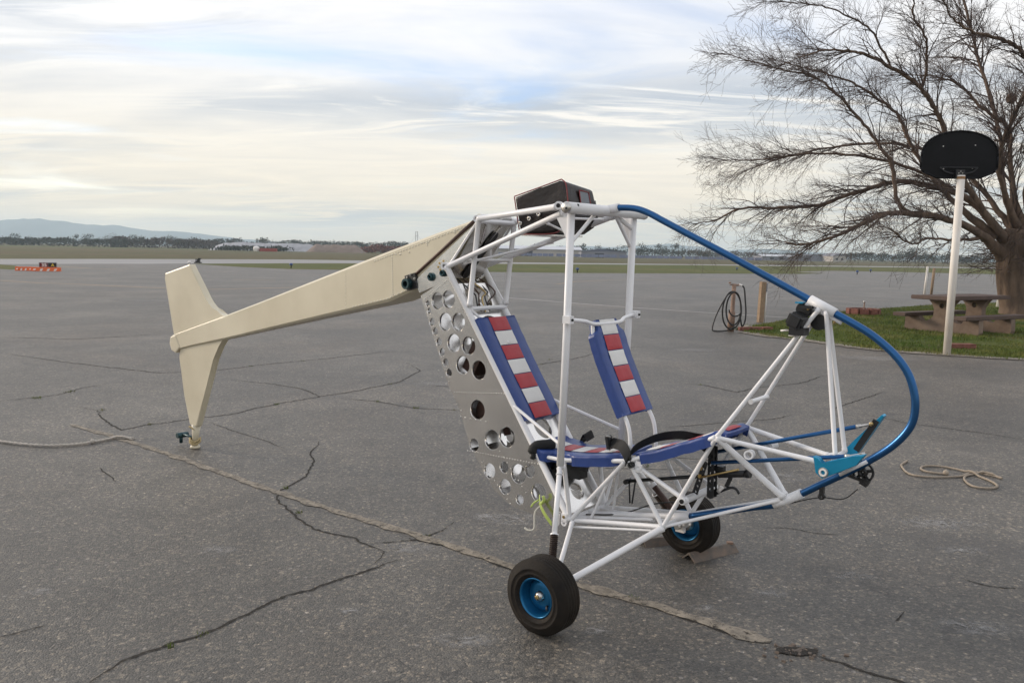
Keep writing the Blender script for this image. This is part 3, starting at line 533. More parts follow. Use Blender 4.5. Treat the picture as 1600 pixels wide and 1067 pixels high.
def far_tree(x, D, h, k, label, group):
    root = empty('distant_tree', (px(x)*D, D, -0.02), random.uniform(0, 6.28)); h *= 1.2; root.scale = (h, h, h)
    link(bpy.data.objects.new('trunk', TM), root); link(bpy.data.objects.new('crown', CM[k]), root)
    tag(root, label, 'tree', group); return root
ORD = ('first', 'second', 'third', 'fourth', 'fifth', 'sixth', 'seventh', 'eighth', 'ninth', 'tenth', 'eleventh', 'twelfth', 'thirteenth', 'fourteenth'); n_ = 0
gl = '%s small dark tree from the left above the far left tree line'
for x, h, k in ((26, 5.2, 2), (48, 4.6, 1), (116, 5.0, 0), (138, 5.6, 2), (156, 4.2, 1), (214, 5.4, 2), (226, 4.8, 0), (242, 5.2, 1), (262, 5.4, 0), (278, 4.8, 2), (294, 4.6, 1)):
    far_tree(x, 440+random.uniform(-15, 15), h, k, gl % ORD[n_], 'trees above the far left tree line'); n_ += 1
far_tree(174, 400, 5.4, 3, 'bare brown bushy tree taller than its neighbours left of the tail fin', 'trees above the far left tree line')
gl = '%s dark tree from the left in the row behind the hangars'; n_ = 0
for x, h, k in ((812, 4.5, 1), (828, 4.8, 0), (846, 4.4, 1), (872, 5.2, 1), (903, 5.4, 0), (932, 5.6, 1), (966, 6.0, 1), (978, 6.2, 1), (996, 6.0, 0), (1007, 5.4, 1), (1019, 5.8, 0), (1031, 6.0, 1), (1046, 6.0, 0), (1056, 6.6, 1)):
    far_tree(x, 430+random.uniform(-10, 10), h, k, gl % ORD[n_], 'trees behind the hangars'); n_ += 1
gl = '%s dark round tree from the left on the horizon left of the white pole'; n_ = 0
for x, h, k in ((1402, 5.4, 2), (1412, 6.6, 0), (1424, 6.2, 2), (1434, 5.0, 0), (1452, 4.8, 2), (1474, 5.6, 1)):
    far_tree(x, 430+random.uniform(-10, 10), h, k, gl % ORD[n_], 'trees left of the white pole'); n_ += 1
def wood(name, x0, x1, D, h0, h1, n, m, label, seed):
    r = random.Random(seed); vs_, fs = [], []
    for i in range(n):
        x = r.uniform(x0, x1); d = D + r.uniform(-12, 25); hh = 1.25*(h0+(h1-h0)*(x-x0)/(x1-x0))*(0.75+.45*mnoise.noise(Vector((x*.045, seed, 0)))+.25*r.random())
        for q in range(26):
            p = Vector((px(x)*d + r.gauss(0, 1.3), d + r.gauss(0, 1.0), max(.1, hh*(1-abs(r.gauss(0, .42)))))); s = r.uniform(.35, 1.0)
            d1 = Vector((r.gauss(0, 1), r.gauss(0, 1), r.gauss(0, 1))).normalized()*s; d2 = Vector((r.gauss(0, 1), r.gauss(0, 1), r.gauss(0, 1))).normalized()*s
            b = len(vs_); vs_ += [p, p+d1, p+d1*.6+d2, p+d2]; fs.append((b, b+1, b+2, b+3))
    o = mesh_obj(name, vs_, fs, m); tag(o, label, 'woodland', kind='stuff')
wood('tree_line', -80, 200, 440, 3.2, 3.4, 300, M['fleaf'], 'low dark tree line at the far left', 3)
wood('tree_line', 180, 340, 450, 4.6, 3.8, 260, M['fleaf2'], 'brownish bare tree line left of the tail boom', 4)
wood('tree_line', 300, 650, 560, 5.2, 5.4, 420, M['fleaf'], 'dark tree line behind the white embankment', 5)
wood('tree_line', 660, 1110, 540, 4.2, 4.4, 380, M['fleaf'], 'dark tree line behind the hangars', 6)
wood('tree_line', 1090, 1330, 620, 4.0, 4.2, 220, M['fleaf2'], 'faint tree line right of the blue tube', 7)
wood('tree_line', 1320, 1720, 520, 4.6, 4.0, 380, M['fleaf'], 'dark tree line below the bare branches', 8)
wood('orchard_row', 336, 452, 330, 1.3, 1.3, 50, M['fleaf'], 'row of dark bushes in front of the white embankment', 9)
wood('red_scrub', 560, 640, 370, 2.2, 2.6, 80, M['redscrub'], 'reddish scrub behind the middle of the tail boom', 10)

def building(name, x0, x1, D, h, roof, wm, rm, label, depth=16, wins=(), door=None, cat='building'):
    X0, X1 = px(x0)*D, px(x1)*D; w = X1-X0; root = empty(name, ((X0+X1)/2, D, -0.02))
    mb = MB(); mb.box((0, depth/2, h/2), w, depth, h); mb.build('wall', wm, root)
    if roof == 'gable':
        mb = MB(); rh = h*.45
        for s in (-1, 1): mb.poly([(s*(w/2+.4), -.5, h-.1), (0, -.5, h+rh), (0, depth+.5, h+rh), (s*(w/2+.4), depth+.5, h-.1)])
        mb.poly([(-w/2, 0.02, h), (w/2, 0.02, h), (0, .02, h+rh)]); mb.build('roof', rm, root)
    else:
        mb = MB(); mb.poly([(-w/2-.4, -.5, h-.05), (w/2+.4, -.5, h-.05), (w/2+.2, depth*.6, h+h*.42), (-w/2-.2, depth*.6, h+h*.42)]); mb.box((0, -.45, h-.12), w+.8, .1, .25); mb.build('roof', rm, root)
    for fx, fw_, z0, z1 in wins:
        mb = MB(); mb.box(((fx-.5)*w, -.06, (z0+z1)/2*h), fw_*w, .1, (z1-z0)*h); mb.build('window', M['glassd'], root)
    if door:
        fx, fw_, z1 = door; mb = MB(); mb.box(((fx-.5)*w, -.06, z1/2*h), fw_*w, .1, z1*h); mb.build('door', M['glassd'], root)
    return tag(root, label, cat)
building('hangar', 668, 746, 350, 2.6, 'slope', M['wallw'], M['roofw'], 'long pale hangar just right of the tail boom', wins=((.2, .1, .2, .7), (.42, .1, .2, .7), (.66, .1, .2, .7)))
building('hangar', 700, 905, 372, 3.2, 'slope', M['wallw'], M['roofw'], 'long white-roofed hangar behind the white posts', wins=((.15, .05, .2, .6), (.3, .05, .2, .6)), door=(.55, .16, .75))
building('hangar', 905, 975, 345, 2.6, 'gable', M['walld'], M['bluefence'], 'grey gabled hangar between the two upright posts', door=(.4, .2, .7))
building('shed', 1186, 1236, 420, 2.2, 'slope', M['walld'], M['roofw'], 'low pale-roofed shed just right of the long blue tube', wins=((.3, .12, .3, .7), (.6, .12, .3, .7)))
building('shed', 1238, 1292, 440, 2.4, 'gable', M['walld'], M['walld'], 'low grey gabled shed under the lowest bare branch', wins=((.3, .1, .3, .7),))
building('house', 1296, 1316, 425, 3.0, 'gable', M['wallw'], M['walld'], 'small pale house under the bare branches', wins=((.3, .16, .3, .6), (.7, .16, .3, .6)))
# blue-grey solar rows / fence behind the field
for k, (x0, x1, D) in enumerate(((776, 862, 300), (866, 960, 302), (964, 1062, 304), (1066, 1186, 306))):
    w = (px(x1)-px(x0))*D; root = empty('panel_row', ((px(x0)+px(x1))/2*D, D, 0)); n = 10
    for j in range(n):
        mb = MB(); mb.box((-w/2+(j+.5)*w/n, 0, .85), w/n*.93, .08, 1.0, Matrix.Rotation(R(-18), 3, 'X')); mb.build('panel', M['bluefence'], root)
        mb = MB(); mb.box((-w/2+(j+.5)*w/n, .1, .35), .12, .12, .7); mb.build('post', M['walld'], root)
    tag(root, ['blue-grey panel row under the white-roofed hangar', 'blue-grey panel row in front of the grey gabled hangar', 'blue-grey panel row right of the grey hangar by the far post', 'blue-grey panel row behind the long blue tube'][k], 'panels', 'panel rows beyond the field')
# sheeted embankment, mound, tank, container
def bank(name, x0, x1, D, h, m, label, seed):
    vs_, fs = [], []; n = 60; X0, X1 = px(x0)*D, px(x1)*D
    for i in range(n+1):
        f = i/n; e = min(1, f*7, (1-f)*7); hh = h*e**.6*(1+.16*mnoise.noise(Vector((f*9, seed, 0)))+.08*mnoise.noise(Vector((f*40, seed, 3))))
        x = X0+(X1-X0)*f
        vs_ += [(x, D-4, -.05), (x+.2*mnoise.noise(Vector((f*50, 1, 1))), D-2, hh*.55), (x, D, hh), (x, D+3, hh*.95), (x, D+8, -.05)]
    for i in range(n):
        for k in range(4): fs.append((5*i+k, 5*i+k+1, 5*i+6+k, 5*i+5+k))
    return tag(mesh_obj(name, vs_, fs, m, None, True), label, 'embankment')
bank('embankment', 330, 506, 350, 3.3, M['sheet'], 'long embankment under white sheeting beyond the runway', 1)
bank('earth_mound', 480, 566, 340, 3.1, M['mound'], 'pinkish earth mound right of the white embankment', 2)
mb = MB(); mb.lathe([(0, 1.9), (.6, 1.8), (1.05, 1.45), (1.1, .9), (.9, .3), (.8, 0)], (px(400)*300, 300, 0), (0, 0, 1), 16)
tk = mb.build('storage_tank', M['bwhite']); tag(tk, 'small white storage tank left of the red container', 'tank')
ct = empty('container', (px(419)*300, 300, 0)); mb = MB(); mb.box((0, 0, .6), 5.8, 2, 1.15); mb.build('body', M['contred'], ct)
mb = MB()
for k in range(14): mb.box((-2.7+k*.415, -1.03, .6), .1, .06, 1.0)
mb.build('ribbing', M['contred'], ct); tag(ct, 'long low red container in front of the white embankment', 'container')
# twin-leg mast showing above the boom
ms = empty('mast', (px(649)*260, 260, 0))
for s in (-.28, .28): tube('leg', [(s*1.3, 0, 0), (s, 0, 7.4)], .09, M['walld'], ms, 6)
for z in (2, 4, 6, 7.2): tube('rung', [(-.32, 0, z), (.32, 0, z)], .04, M['walld'], ms, 6)
tube('guy_wire', [(-1.6, 0, 4.2), (-.25, 0, 6.6)], .02, M['walld'], ms, 5); tube('guy_wire', [(1.6, 0, 4.2), (.25, 0, 6.6)], .02, M['walld'], ms, 5)
tag(ms, 'thin dark twin-leg mast rising above the tail boom', 'mast')

# ------------------------------------------------------------------ the helicopter airframe (own axes: x forward, y to its left, z up)
HELI = empty('helicopter', (0.580, 3.831, 0.0), R(-40.146))
tag(HELI, 'white tube-frame ultralight helicopter with cream tail boom and striped sling seats, no rotor', 'helicopter')
W_, BL = M['white'], M['blue']
def ft(p0, p1, r=0.012, m=None, name='frame_tube', seg=12):
    p0, p1 = Vector(p0), Vector(p1); d = (p1-p0).normalized(); L_ = (p1-p0).length      # weld fillets swell both ends
    r *= .93; e = min(.02, L_*.2); w = 1.0 if m is not None else 1.22
    return tube(name, [p0, p0+d*e*.75, p0+d*e, p1-d*e, p1-d*e*.75, p1], [r*w, r*w*.96, r, r, r*w*.96, r*w], m or W_, HELI, seg)
def both(p0, p1, r=0.012, m=None, name='frame_tube'):
    ft(p0, p1, r, m, name); ft((p0[0], -p0[1], p0[2]), (p1[0], -p1[1], p1[2]), r, m, name)
def bolt(c, ax, r=.009, h=.012, m=None, parent=None, name='bolt'):
    mb = MB(); mb.lathe([(0.0005, h), (r*.55, h), (r*.6, h*.6), (r, h*.6), (r, 0)], c, ax, 12, smooth=False); return mb.build(name, m or M['steel'], parent or HELI)
def ring(name, c, ax, ri, ro, ln, m, parent=None, seg=20):
    mb = MB(); mb.lathe([(ri, -ln/2), (ro, -ln/2), (ro, ln/2), (ri, ln/2)], c, ax, seg, closed=True, smooth=False); o = mb.build(name, m, parent or HELI)
    return o
# key nodes, starboard side is negative y
FT, LN = (-.879, .143, 1.766), (-1.104, .145, 1.515)
AN, BN, KN, FN = (-.245, .148, .318), (.252, .131, .398), (.074, .146, .668), (.495, .147, .845)
CT = (-.183, 1.801)
# cross tube with end caps, posts
tube('cross_tube', [(CT[0], -.326, CT[1]), (CT[0], .326, CT[1])], .0255, W_, HELI, 24)
for s in (-1, 1):
    mb = MB(); mb.lathe([(.0001, .012), (.020, .012), (.0245, .006), (.0265, 0)], (CT[0], s*.327, CT[1]), (0, s, 0), 24); cap = mb.build('end_cap', M['steel'], HELI)
    bolt((CT[0]+.008, s*.338, CT[1]-.004), (0, s, 0), .006, .006, M['black'], cap)
    bolt((CT[0]+.02, s*.27, CT[1]+.012), (.8, 0, .6), .006, .006, M['black'])
    tube('mast_post', [(-.204, s*.262, 1.785), (-.212, s*.262, 1.2), (-.229, s*.26, .612)], .0176, W_, HELI, 20)
    # post-top gussets
    mb = MB(); mb.poly([(-.215, s*.262-.003, 1.785), (-.295, s*.262-.003, 1.778), (-.222, s*.262-.003, 1.66)]); mb.poly([(-.215, s*.262+.003, 1.785), (-.222, s*.262+.003, 1.66), (-.295, s*.262+.003, 1.778)]); mb.build('gusset', W_, HELI)
    # upper longitudinal with lug
    ft((FT[0], s*FT[1], FT[2]), (-.262, s*.290, 1.808), .0155)
    ring('tube_lug', (-.250, s*.292, 1.812), (.35, s*.93, 0), .008, .019, .03, W_); ring('bushing', (-.250, s*.292, 1.812), (.35, s*.93, 0), .004, .0095, .034, M['black'])
    ring('tube_end', (FT[0]-.008, s*FT[1], FT[2]), (.35, s*.93, -.0), .011, .0185, .03, W_)
    # firewall leg and its triangulation
    ft((LN[0], s*LN[1], LN[2]), (AN[0], s*AN[1], AN[2]), .0180)
    ring('tube_end', (LN[0]-.004, s*(LN[1]+.006), LN[2]+.004), (.35, s*.93, 0), .011, .0195, .032, W_)
    ft((FT[0], s*FT[1], FT[2]), (-.932, s*.145, 1.315), .0150)
    ft((FT[0]-.005, s*FT[1], FT[2]-.01), (LN[0]+.03, s*LN[1], LN[2]+.02), .0075)
    # rear of the seat brace to post
    ft((-.610, s*.152, .830), (-.228, s*.252, .705), .0085)
    # brace from cross tube to post
    ft((-.195, s*.085, 1.785), (-.212, s*.255, 1.640), .0095)
ft((LN[0], -.145, LN[2]), (-.250, -.262, 1.782), .0150); ft((LN[0], .145, LN[2]), (-.212, .095, 1.782), .0155)
ft((-.212, .12, 1.783), (-.208, .255, 1.73), .0115)
ft((-.935, -.145, 1.300), (-.935, .145, 1.300), .0125); ft((-.98, -.145, 1.345+.19), (-.60, .13, 1.655), .007)
ft((-.955, -.146, 1.555), (-.90, .145, 1.555), .008); ft((-.935, -.14, 1.300), (-.78, .0, 1.12), .008)
ft((-.935, .145, 1.31), (-1.09, .145, 1.50), .009); ft((FT[0], -.143, FT[2]-.012), (FT[0], .143, FT[2]-.012), .013)
ft((FT[0], .143, FT[2]), (-.30, .28, 1.80), .0100)
ft((-.40, -.19, 1.74), (-.33, -.13, 1.70), .006); ft((-.36, -.20, 1.765), (-.26, .10, 1.765), .0065); ft((-.52, .118, 1.69), (-.45, .0, 1.77), .006)
bolt((-.145, .0, 1.826), (.3, -.5, .8), .006, .006, M['black'])
# crossbar carrying the front seat back
tube('seat_crossbar', spline([(-.195, -.285, 1.300), (-.178, -.17, 1.288), (-.165, -.10, 1.272), (-.165, .10, 1.272), (-.178, .17, 1.288), (-.195, .285, 1.300)], 5), .0095, W_, HELI, 12)
for s in (-1, 1):
    mb = MB(); mb.box((-.188, s*.285, 1.300), .042, .03, .034); cl_ = mb.build('crossbar_clamp', W_, HELI); bolt((-.166, s*.285, 1.30), (1, 0, 0), .006, .008, M['black'], cl_)
    tube('seat_back_frame', spline([(-.180, s*.100, 1.272), (-.168, s*.106, 1.215), (-.120, s*.108, 1.10), (-.055, s*.108, .97), (.012, s*.108, .870), (.042, s*.110, .815), (.055, s*.112, .755), (.06, s*.115, .672)], 6), .0095, W_, HELI, 12)
# seat rails, floor truss
for s in (-1, 1):
    ft((-.455, s*.146, .604), (-.30, s*.146, .604), .0105, name='seat_rail'); ft((-.30, s*.146, .604), (KN[0], s*KN[1], KN[2]), .0115, name='seat_rail'); ft((KN[0]+.015, s*KN[1], KN[2]+.008), (FN[0], s*FN[1], FN[2]), .0115, name='seat_rail')
    ft((AN[0], s*AN[1], AN[2]), (KN[0]-.02, s*KN[1], KN[2]-.006), .0112); ft((KN[0], s*KN[1], KN[2]), (BN[0], s*BN[1], BN[2]), .0115)
    ft((AN[0], s*AN[1], AN[2]), (-.292, s*.148, .602), .0125); ft((AN[0], s*AN[1], AN[2]), (-.225, s*.24, .61), .008)
    ft((AN[0], s*(AN[1]-.012), AN[2]+.0), (BN[0], s*BN[1], BN[2]), .0125); ft((AN[0]+.02, s*AN[1], AN[2]-.028), (BN[0]-.05, s*BN[1], BN[2]-.028), .0065)
    ft((BN[0], s*BN[1], BN[2]), (FN[0], s*FN[1], FN[2]), .0110)
    ft((KN[0]+.045, s*.142, KN[2]-.018), (.338, s*.133, .552), .0110)
    ft((FN[0], s*FN[1], FN[2]), (.895, s*.065, .800), .0112); ft((FN[0], s*FN[1], FN[2]), (.742, s*.012, .610), .0145)
    ft((BN[0], s*BN[1], BN[2]), (.752, s*.008, .606), .0085)
    # windscreen legs from the nose hoop to the front seat corners
    ft((.845, s*.012, 1.402), (FN[0], s*FN[1], FN[2]), .0095); ft((.872, s*.010, 1.392), (.957, s*.055, .828), .0100)
    ring('cable_guide', (.630, s*.112, .790), (.2, s*.97, .1), .013, .0195, .045, W_)
    # node hardware
    ring('bushing', (KN[0]+.02, s*(KN[1]+.012), KN[2]-.012), (0, 1, 0), .006, .014, .02, M['black'])
    mb = MB(); mb.box((KN[0]+.055, s*.146, KN[2]-.016), .035, .012, .05); pl = mb.build('lug_plate', W_, HELI); ring('eyelet', (KN[0]+.055, s*.153, KN[2]-.020), (0, 1, 0), .007, .014, .006, W_, pl)
    ring('bushing', (.354, s*.142, .542), (0, 1, 0), .008, .016, .03, W_); ring('bushing', (.354, s*.160, .542), (0, 1, 0), .002, .010, .006, M['black'])
    for dx in (0.0, -.045):
        mb = MB(); mb.lathe([(.016, -.006), (.016, .006), (.008, .006), (.008, -.006)], (AN[0]-.02+dx, s*.166, AN[2]-.012-abs(dx)*.25), (0, 1, 0), 16, closed=True, smooth=False); mb.box((AN[0]-.02+dx, s*.166, AN[2]+.012-abs(dx)*.25), .03, .012, .04); lp = mb.build('gear_lug', W_, HELI)
        bolt((AN[0]-.02+dx, s*.172, AN[2]+.018), (0, s, 0), .007, .006, M['brass'], lp)
    bolt((BN[0], s*(BN[1]+.012), BN[2]-.004), (0, s, 0), .008, .006, M['brass'])
ft((AN[0], -.148, AN[2]), (AN[0], .148, AN[2]), .0185, name='floor_cross_tube'); ft((BN[0], -.131, BN[2]), (BN[0], .131, BN[2]), .0125, name='floor_cross_tube')
ft((FN[0], -.147, FN[2]), (FN[0], .147, FN[2]), .0115, name='seat_cross_tube'); ft((KN[0], -.146, KN[2]-.01), (KN[0], .146, KN[2]-.01), .0100, name='seat_cross_tube'); ft((-.30, -.146, .600), (-.30, .146, .600), .0105, name='seat_cross_tube')
ft((.352, -.135, .540), (.352, .135, .540), .0175, name='torque_tube'); ft((.613, -.09, 1.005), (.606, .09, 1.005), .0095, name='rung_tube')
ft((AN[0], 0, AN[2]), (.315, 0, .428), .0150, name='keel_tube'); ft((AN[0], .1, AN[2]+.004), (.13, 0, .372), .0095); ft((AN[0], -.1, AN[2]+.004), (.13, 0, .372), .0095)
ft((-.09, .03, .60), (-.16, .10, .33), .008); ft((-.06, -.03, .62), (-.16, -.1, .33), .0075); ft((.895, -.068, .800), (.905, .068, .803), .0112, name='nose_cross_tube')
# nose hoop
hoop = [(-.150, 0, 1.815), (-.121, 0, 1.816), (-.06, 0, 1.814), (-.01, 0, 1.806), (.05, 0, 1.785), (.12, 0, 1.752), (.25, 0, 1.692), (.446, 0, 1.602), (.63, 0, 1.514), (.813, 0, 1.427), (.896, 0, 1.388), (.96, 0, 1.358), (1.03, 0, 1.322), (1.09, 0, 1.281), (1.145, 0, 1.232), (1.187, 0, 1.175), (1.211, 0, 1.11), (1.219, 0, 1.05), (1.212, 0, .993), (1.185, 0, .940), (1.139, 0, .885), (1.08, 0, .833), (1.003, 0, .772), (.90, 0, .700), (.781, 0, .616), (.735, 0, .588), (.690, 0, .563), (.63, 0, .544), (.54, 0, .512), (.42, 0, .468), (.315, 0, .430)]
tube('nose_hoop', spline(hoop, 4), .0148, BL, HELI, 18)
tube('hoop_socket', [(CT[0], 0, CT[1]+.006), (-.120, 0, 1.815)], .0215, W_, HELI, 18)
def along(p, q): return [Vector(p), Vector(q)]
tube('hoop_clamp', [(.800, 0, 1.434), (.905, 0, 1.384)], .0205, W_, HELI, 18)
mb = MB(); mb.tube([(.785, 0, 1.418), (.93, 0, 1.349)], .008, 10); mb.build('clamp_flange', W_, HELI)
for x_, z_ in ((.80, 1.405), (.905, 1.356)): bolt((x_, 0, z_), (-.4, 0, -.9), .007, .014, M['brass'])
tube('hoop_sleeve', [(.700, 0, .568), (.742, 0, .593), (.815, 0, .642)], .0195, W_, HELI, 18); tube('hoop_sleeve', [(.965, -.0145, .750), (1.065, -.0145, .822)], .0075, W_, HELI, 14)
# pedals: folded sheet, starboard one pushed flat, port one standing up
def wedge(name, prof, y0, y1, m):
    o = bm_obj(name, prism_bm(prof, y0, y1, .002), m, HELI); return o
pedS = wedge('pedal', [(.898, .808), (.905, .768), (.932, .748), (1.055, .822), (1.085, .868), (1.045, .858), (.928, .806), (.912, .826), (.892, .830)], -.118, -.085, M['teal'])
ring('bushing', (.936, -.120, .775), (0, 1, 0), .009, .0155, .012, M['bwhite'], pedS); ring('bushing', (.936, -.118, .775), (0, 1, 0), .015, .0195, .006, M['steel'], pedS)
pedP = wedge('pedal', [(.935, .815), (.985, .80), (1.010, .845), (1.090, .990), (1.082, .996), (.985, .880)], .075, .112, M['teal'])
mb = MB(); mb.box((1.03, .070, .905), .024, .004, .15, Matrix.Rotation(R(28), 3, 'Y')); mb.build('pedal_face', M['black'], pedP)
bolt((1.045, .068, .955), (0, -1, 0), .008, .006, M['bwhite'], pedP)
mb = MB(); mb.box((.985, 0, .815), .09, .16, .012, Matrix.Rotation(R(-20), 3, 'Y')); mb.tube([(.952, -.06, .822), (.952, .06, .822)], .012, 12); mb.build('pedal_mount', W_, HELI)
def rod(p, q, name='push_rod'):
    p, q = Vector(p), Vector(q); o = tube(name, [p, q], .0085, M['blue'], HELI, 12); d = (q-p).normalized()
    tube('rod_end', [q, q+d*.018, q+d*.02, q+d*.055], [.0085, .0075, .005, .005], M['steel'], o, 10)
    mb = MB(); mb.lathe([(.003, -.006), (.008, -.005), (.008, .005), (.003, .006)], q+d*.06, (0, 1, 0), 12); mb.build('rod_eye', M['brass'], o); return o
rod((.379, .062, .724), (.992, .062, .936)); rod((.440, -.062, .711), (.995, -.062, .838))
# chain wheel and idler under the nose
mb = MB()
mb.lathe([(.034, -.005), (.042, -.005), (.042, .005), (.034, .005)], (1.045, .012, .772), (0, 1, 0), 22, closed=True, smooth=False)
for k in range(5):
    a = k*2*math.pi/5+.3; mb.box((1.045+.020*math.cos(a), .012, .772+.020*math.sin(a)), .034, .008, .012, Matrix.Rotation(-a, 3, 'Y'))
mb.lathe([(.006, -.012), (.018, -.012), (.018, .012), (.006, .012)], (1.045, .012, .770), (0, 1, 0), 14, closed=True)
mb.box((.99, .0, .752), .12, .010, .012, Matrix.Rotation(R(12), 3, 'Y')); mb.box((1.055, .012, .735), .03, .03, .03, Matrix.Rotation(.4, 3, 'Y')); mb.build('cable_quadrant', M['black'], HELI)
mb = MB(); mb.box((.895, .0, .672), .016, .02, .045); mb.lathe([(.004, -.008), (.014, -.008), (.014, .008), (.004, .008)], (.895, 0, .645), (0, 1, 0), 12, closed=True); mb.build('cable_guide', M['black'], HELI)
tube('control_cable', spline([(.72, 0, .565), (.82, 0, .612), (.895, 0, .640), (.98, 0, .652), (1.03, .01, .70)], 6), .0025, M['black'], HELI, 6)
tube('control_cable', [(.40, .02, .700), (-.10, .03, .64)], .0016, M['steel'], HELI, 5); tube('control_cable', [(.38, .0, .655), (-.15, .0, .565)], .0016, M['steel'], HELI, 5)
tube('brake_hose', spline([(-.22, -.05, .33), (-.05, .0, .36), (.10, .05, .43), (.25, .06, .47)], 6), .0035, M['black'], HELI, 6)
# control levers amidships
def lever(pts, y, w, name):
    p, q = Vector((pts[0][0], y, pts[0][1])), Vector((pts[1][0], y, pts[1][1])); d = (q-p); L_ = d.length; ang = math.atan2(d.z, d.x)
    hs = [(L_*f, 0, w*.28) for f in (.12, .30, .48, .66, .86)]
    outl = [(-.012, -w*.5), (L_+.012, -w*.42), (L_+.016, 0), (L_+.012, w*.42), (-.012, w*.5), (-.018, 0)]
    return holed_sheet(name, outl, hs, M['black'], lambda a, b, dd: p + Vector((a*math.cos(ang)-b*math.sin(ang), dd, a*math.sin(ang)+b*math.cos(ang))), .008, .008, HELI, 12)
lever([(.412, .552), (.408, .752)], -.012, .030, 'control_lever'); lever([(.412, .552), (.408, .752)], .020, .030, 'control_lever')
lever([(.352, .545), (.395, .690)], -.045, .026, 'control_lever')
for x_, z_ in ((.392, .712), (.385, .676), (.382, .640)): bolt((x_, -.052, z_), (0, -1, 0), .009, .012, M['brass'])
tube('linkage_rod', [(.384, -.055, .634), (.560, -.055, .703)], .0048, M['brass'], HELI, 10)
mb = MB(); mb.tube([(.43, .03, .640), (.560, .03, .668)], .0155, 14); mb.tube([(.555, .03, .667), (.575, .03, .671)], .019, 14); mb.box((.44, .03, .665), .03, .03, .03); mb.box((.478, .03, .615), .016, .012, .05, Matrix.Rotation(.4, 3, 'Y')); mb.build('grip', M['black'], HELI)
tube('brake_lever', spline([(.425, .03, .552), (.45, .03, .570), (.490, .03, .592), (.515, .03, .590), (.530, .03, .572)], 5), [.006]*21, M['black'], HELI, 8)
mb = MB(); mb.tube([(.432, .03, .562), (.448, .03, .585)], .011, 10); mb.build('lever_stub', M['bwhite'], HELI)
mb = MB(); mb.tube([(-.035, .03, .518), (.36, .03, .620)], .0085, 10); mb.build('collective_rod', M['black'], HELI)
mb = MB(); mb.tube([(-.030, .03, .518), (-.022, .03, .412)], .004, 6); mb.tube([(.004, .03, .522), (-.010, .03, .412)], .004, 6); mb.tube([(-.04, .01, .515), (-.04, .055, .515)], .012, 10); mb.build('rod_hanger', M['black'], HELI)
tube('collective_lever', [(.035, .150, .485), (.16, .150, .372)], .0145, M['brown'], HELI, 14); ring('lever_cap', (.033, .150, .487), (-.74, 0, .67), .010, .0165, .02, W_)
tube('keel_fitting', [(.20, 0, .395), (.315, 0, .430)], .0205, W_, HELI, 16)
mb = MB(); mb.box((-.35, .04, .53), .09, .07, .11); mb.tube([(-.42, .04, .56), (-.28, .04, .56)], .03, 12); mb.box((-.30, -.02, .55), .12, .02, .03); mb.tube([(-.40, -.06, .545), (-.26, .10, .545)], .008, 8); mb.build('master_cylinder', M['black'], HELI)
# instrument pod clamped under the hoop
pod = empty('instrument_pod', (0, 0, 0)); pod.parent = HELI
Mr = Matrix.Rotation(R(24), 3, 'Y')
bmx = bmesh.new(); bmesh.ops.create_cube(bmx, size=1); bmesh.ops.scale(bmx, vec=(.062, .088, .062), verts=bmx.verts); bmesh.ops.bevel(bmx, geom=list(bmx.edges), offset=.01, segments=3, affect='EDGES')
bmesh.ops.rotate(bmx, matrix=Mr, verts=bmx.verts); bmesh.ops.translate(bmx, vec=(.772, -.045, 1.350), verts=bmx.verts); bm_obj('case', bmx, M['black'], pod, False)
mb = MB(); mb.tube([(.775, .0, 1.392), (.775, .045, 1.392)], .030, 18); mb.tube([(.835, .01, 1.345), (.835, .065, 1.345)], .032, 18); mb.build('bezel', M['black'], pod)
mb = MB(); mb.box((.757, -.05, 1.303), .022, .03, .032); mb.tube([(.742, -.06, 1.31), (.712, -.06, 1.306)], .004, 8); mb.build('connector', M['bwhite'], pod)
mb = MB(); mb.box((.78, -.045, 1.308), .06, .06, .03); mb.build('bracket', M['black'], pod); mb = MB(); mb.box((.795, -.02, 1.405), .05, .03, .012); mb.build('mount_plate', M['black'], pod)
mb = MB(); mb.box((.765, .0, 1.421), .03, .05, .006); mb.build('display', M['teal'], pod)

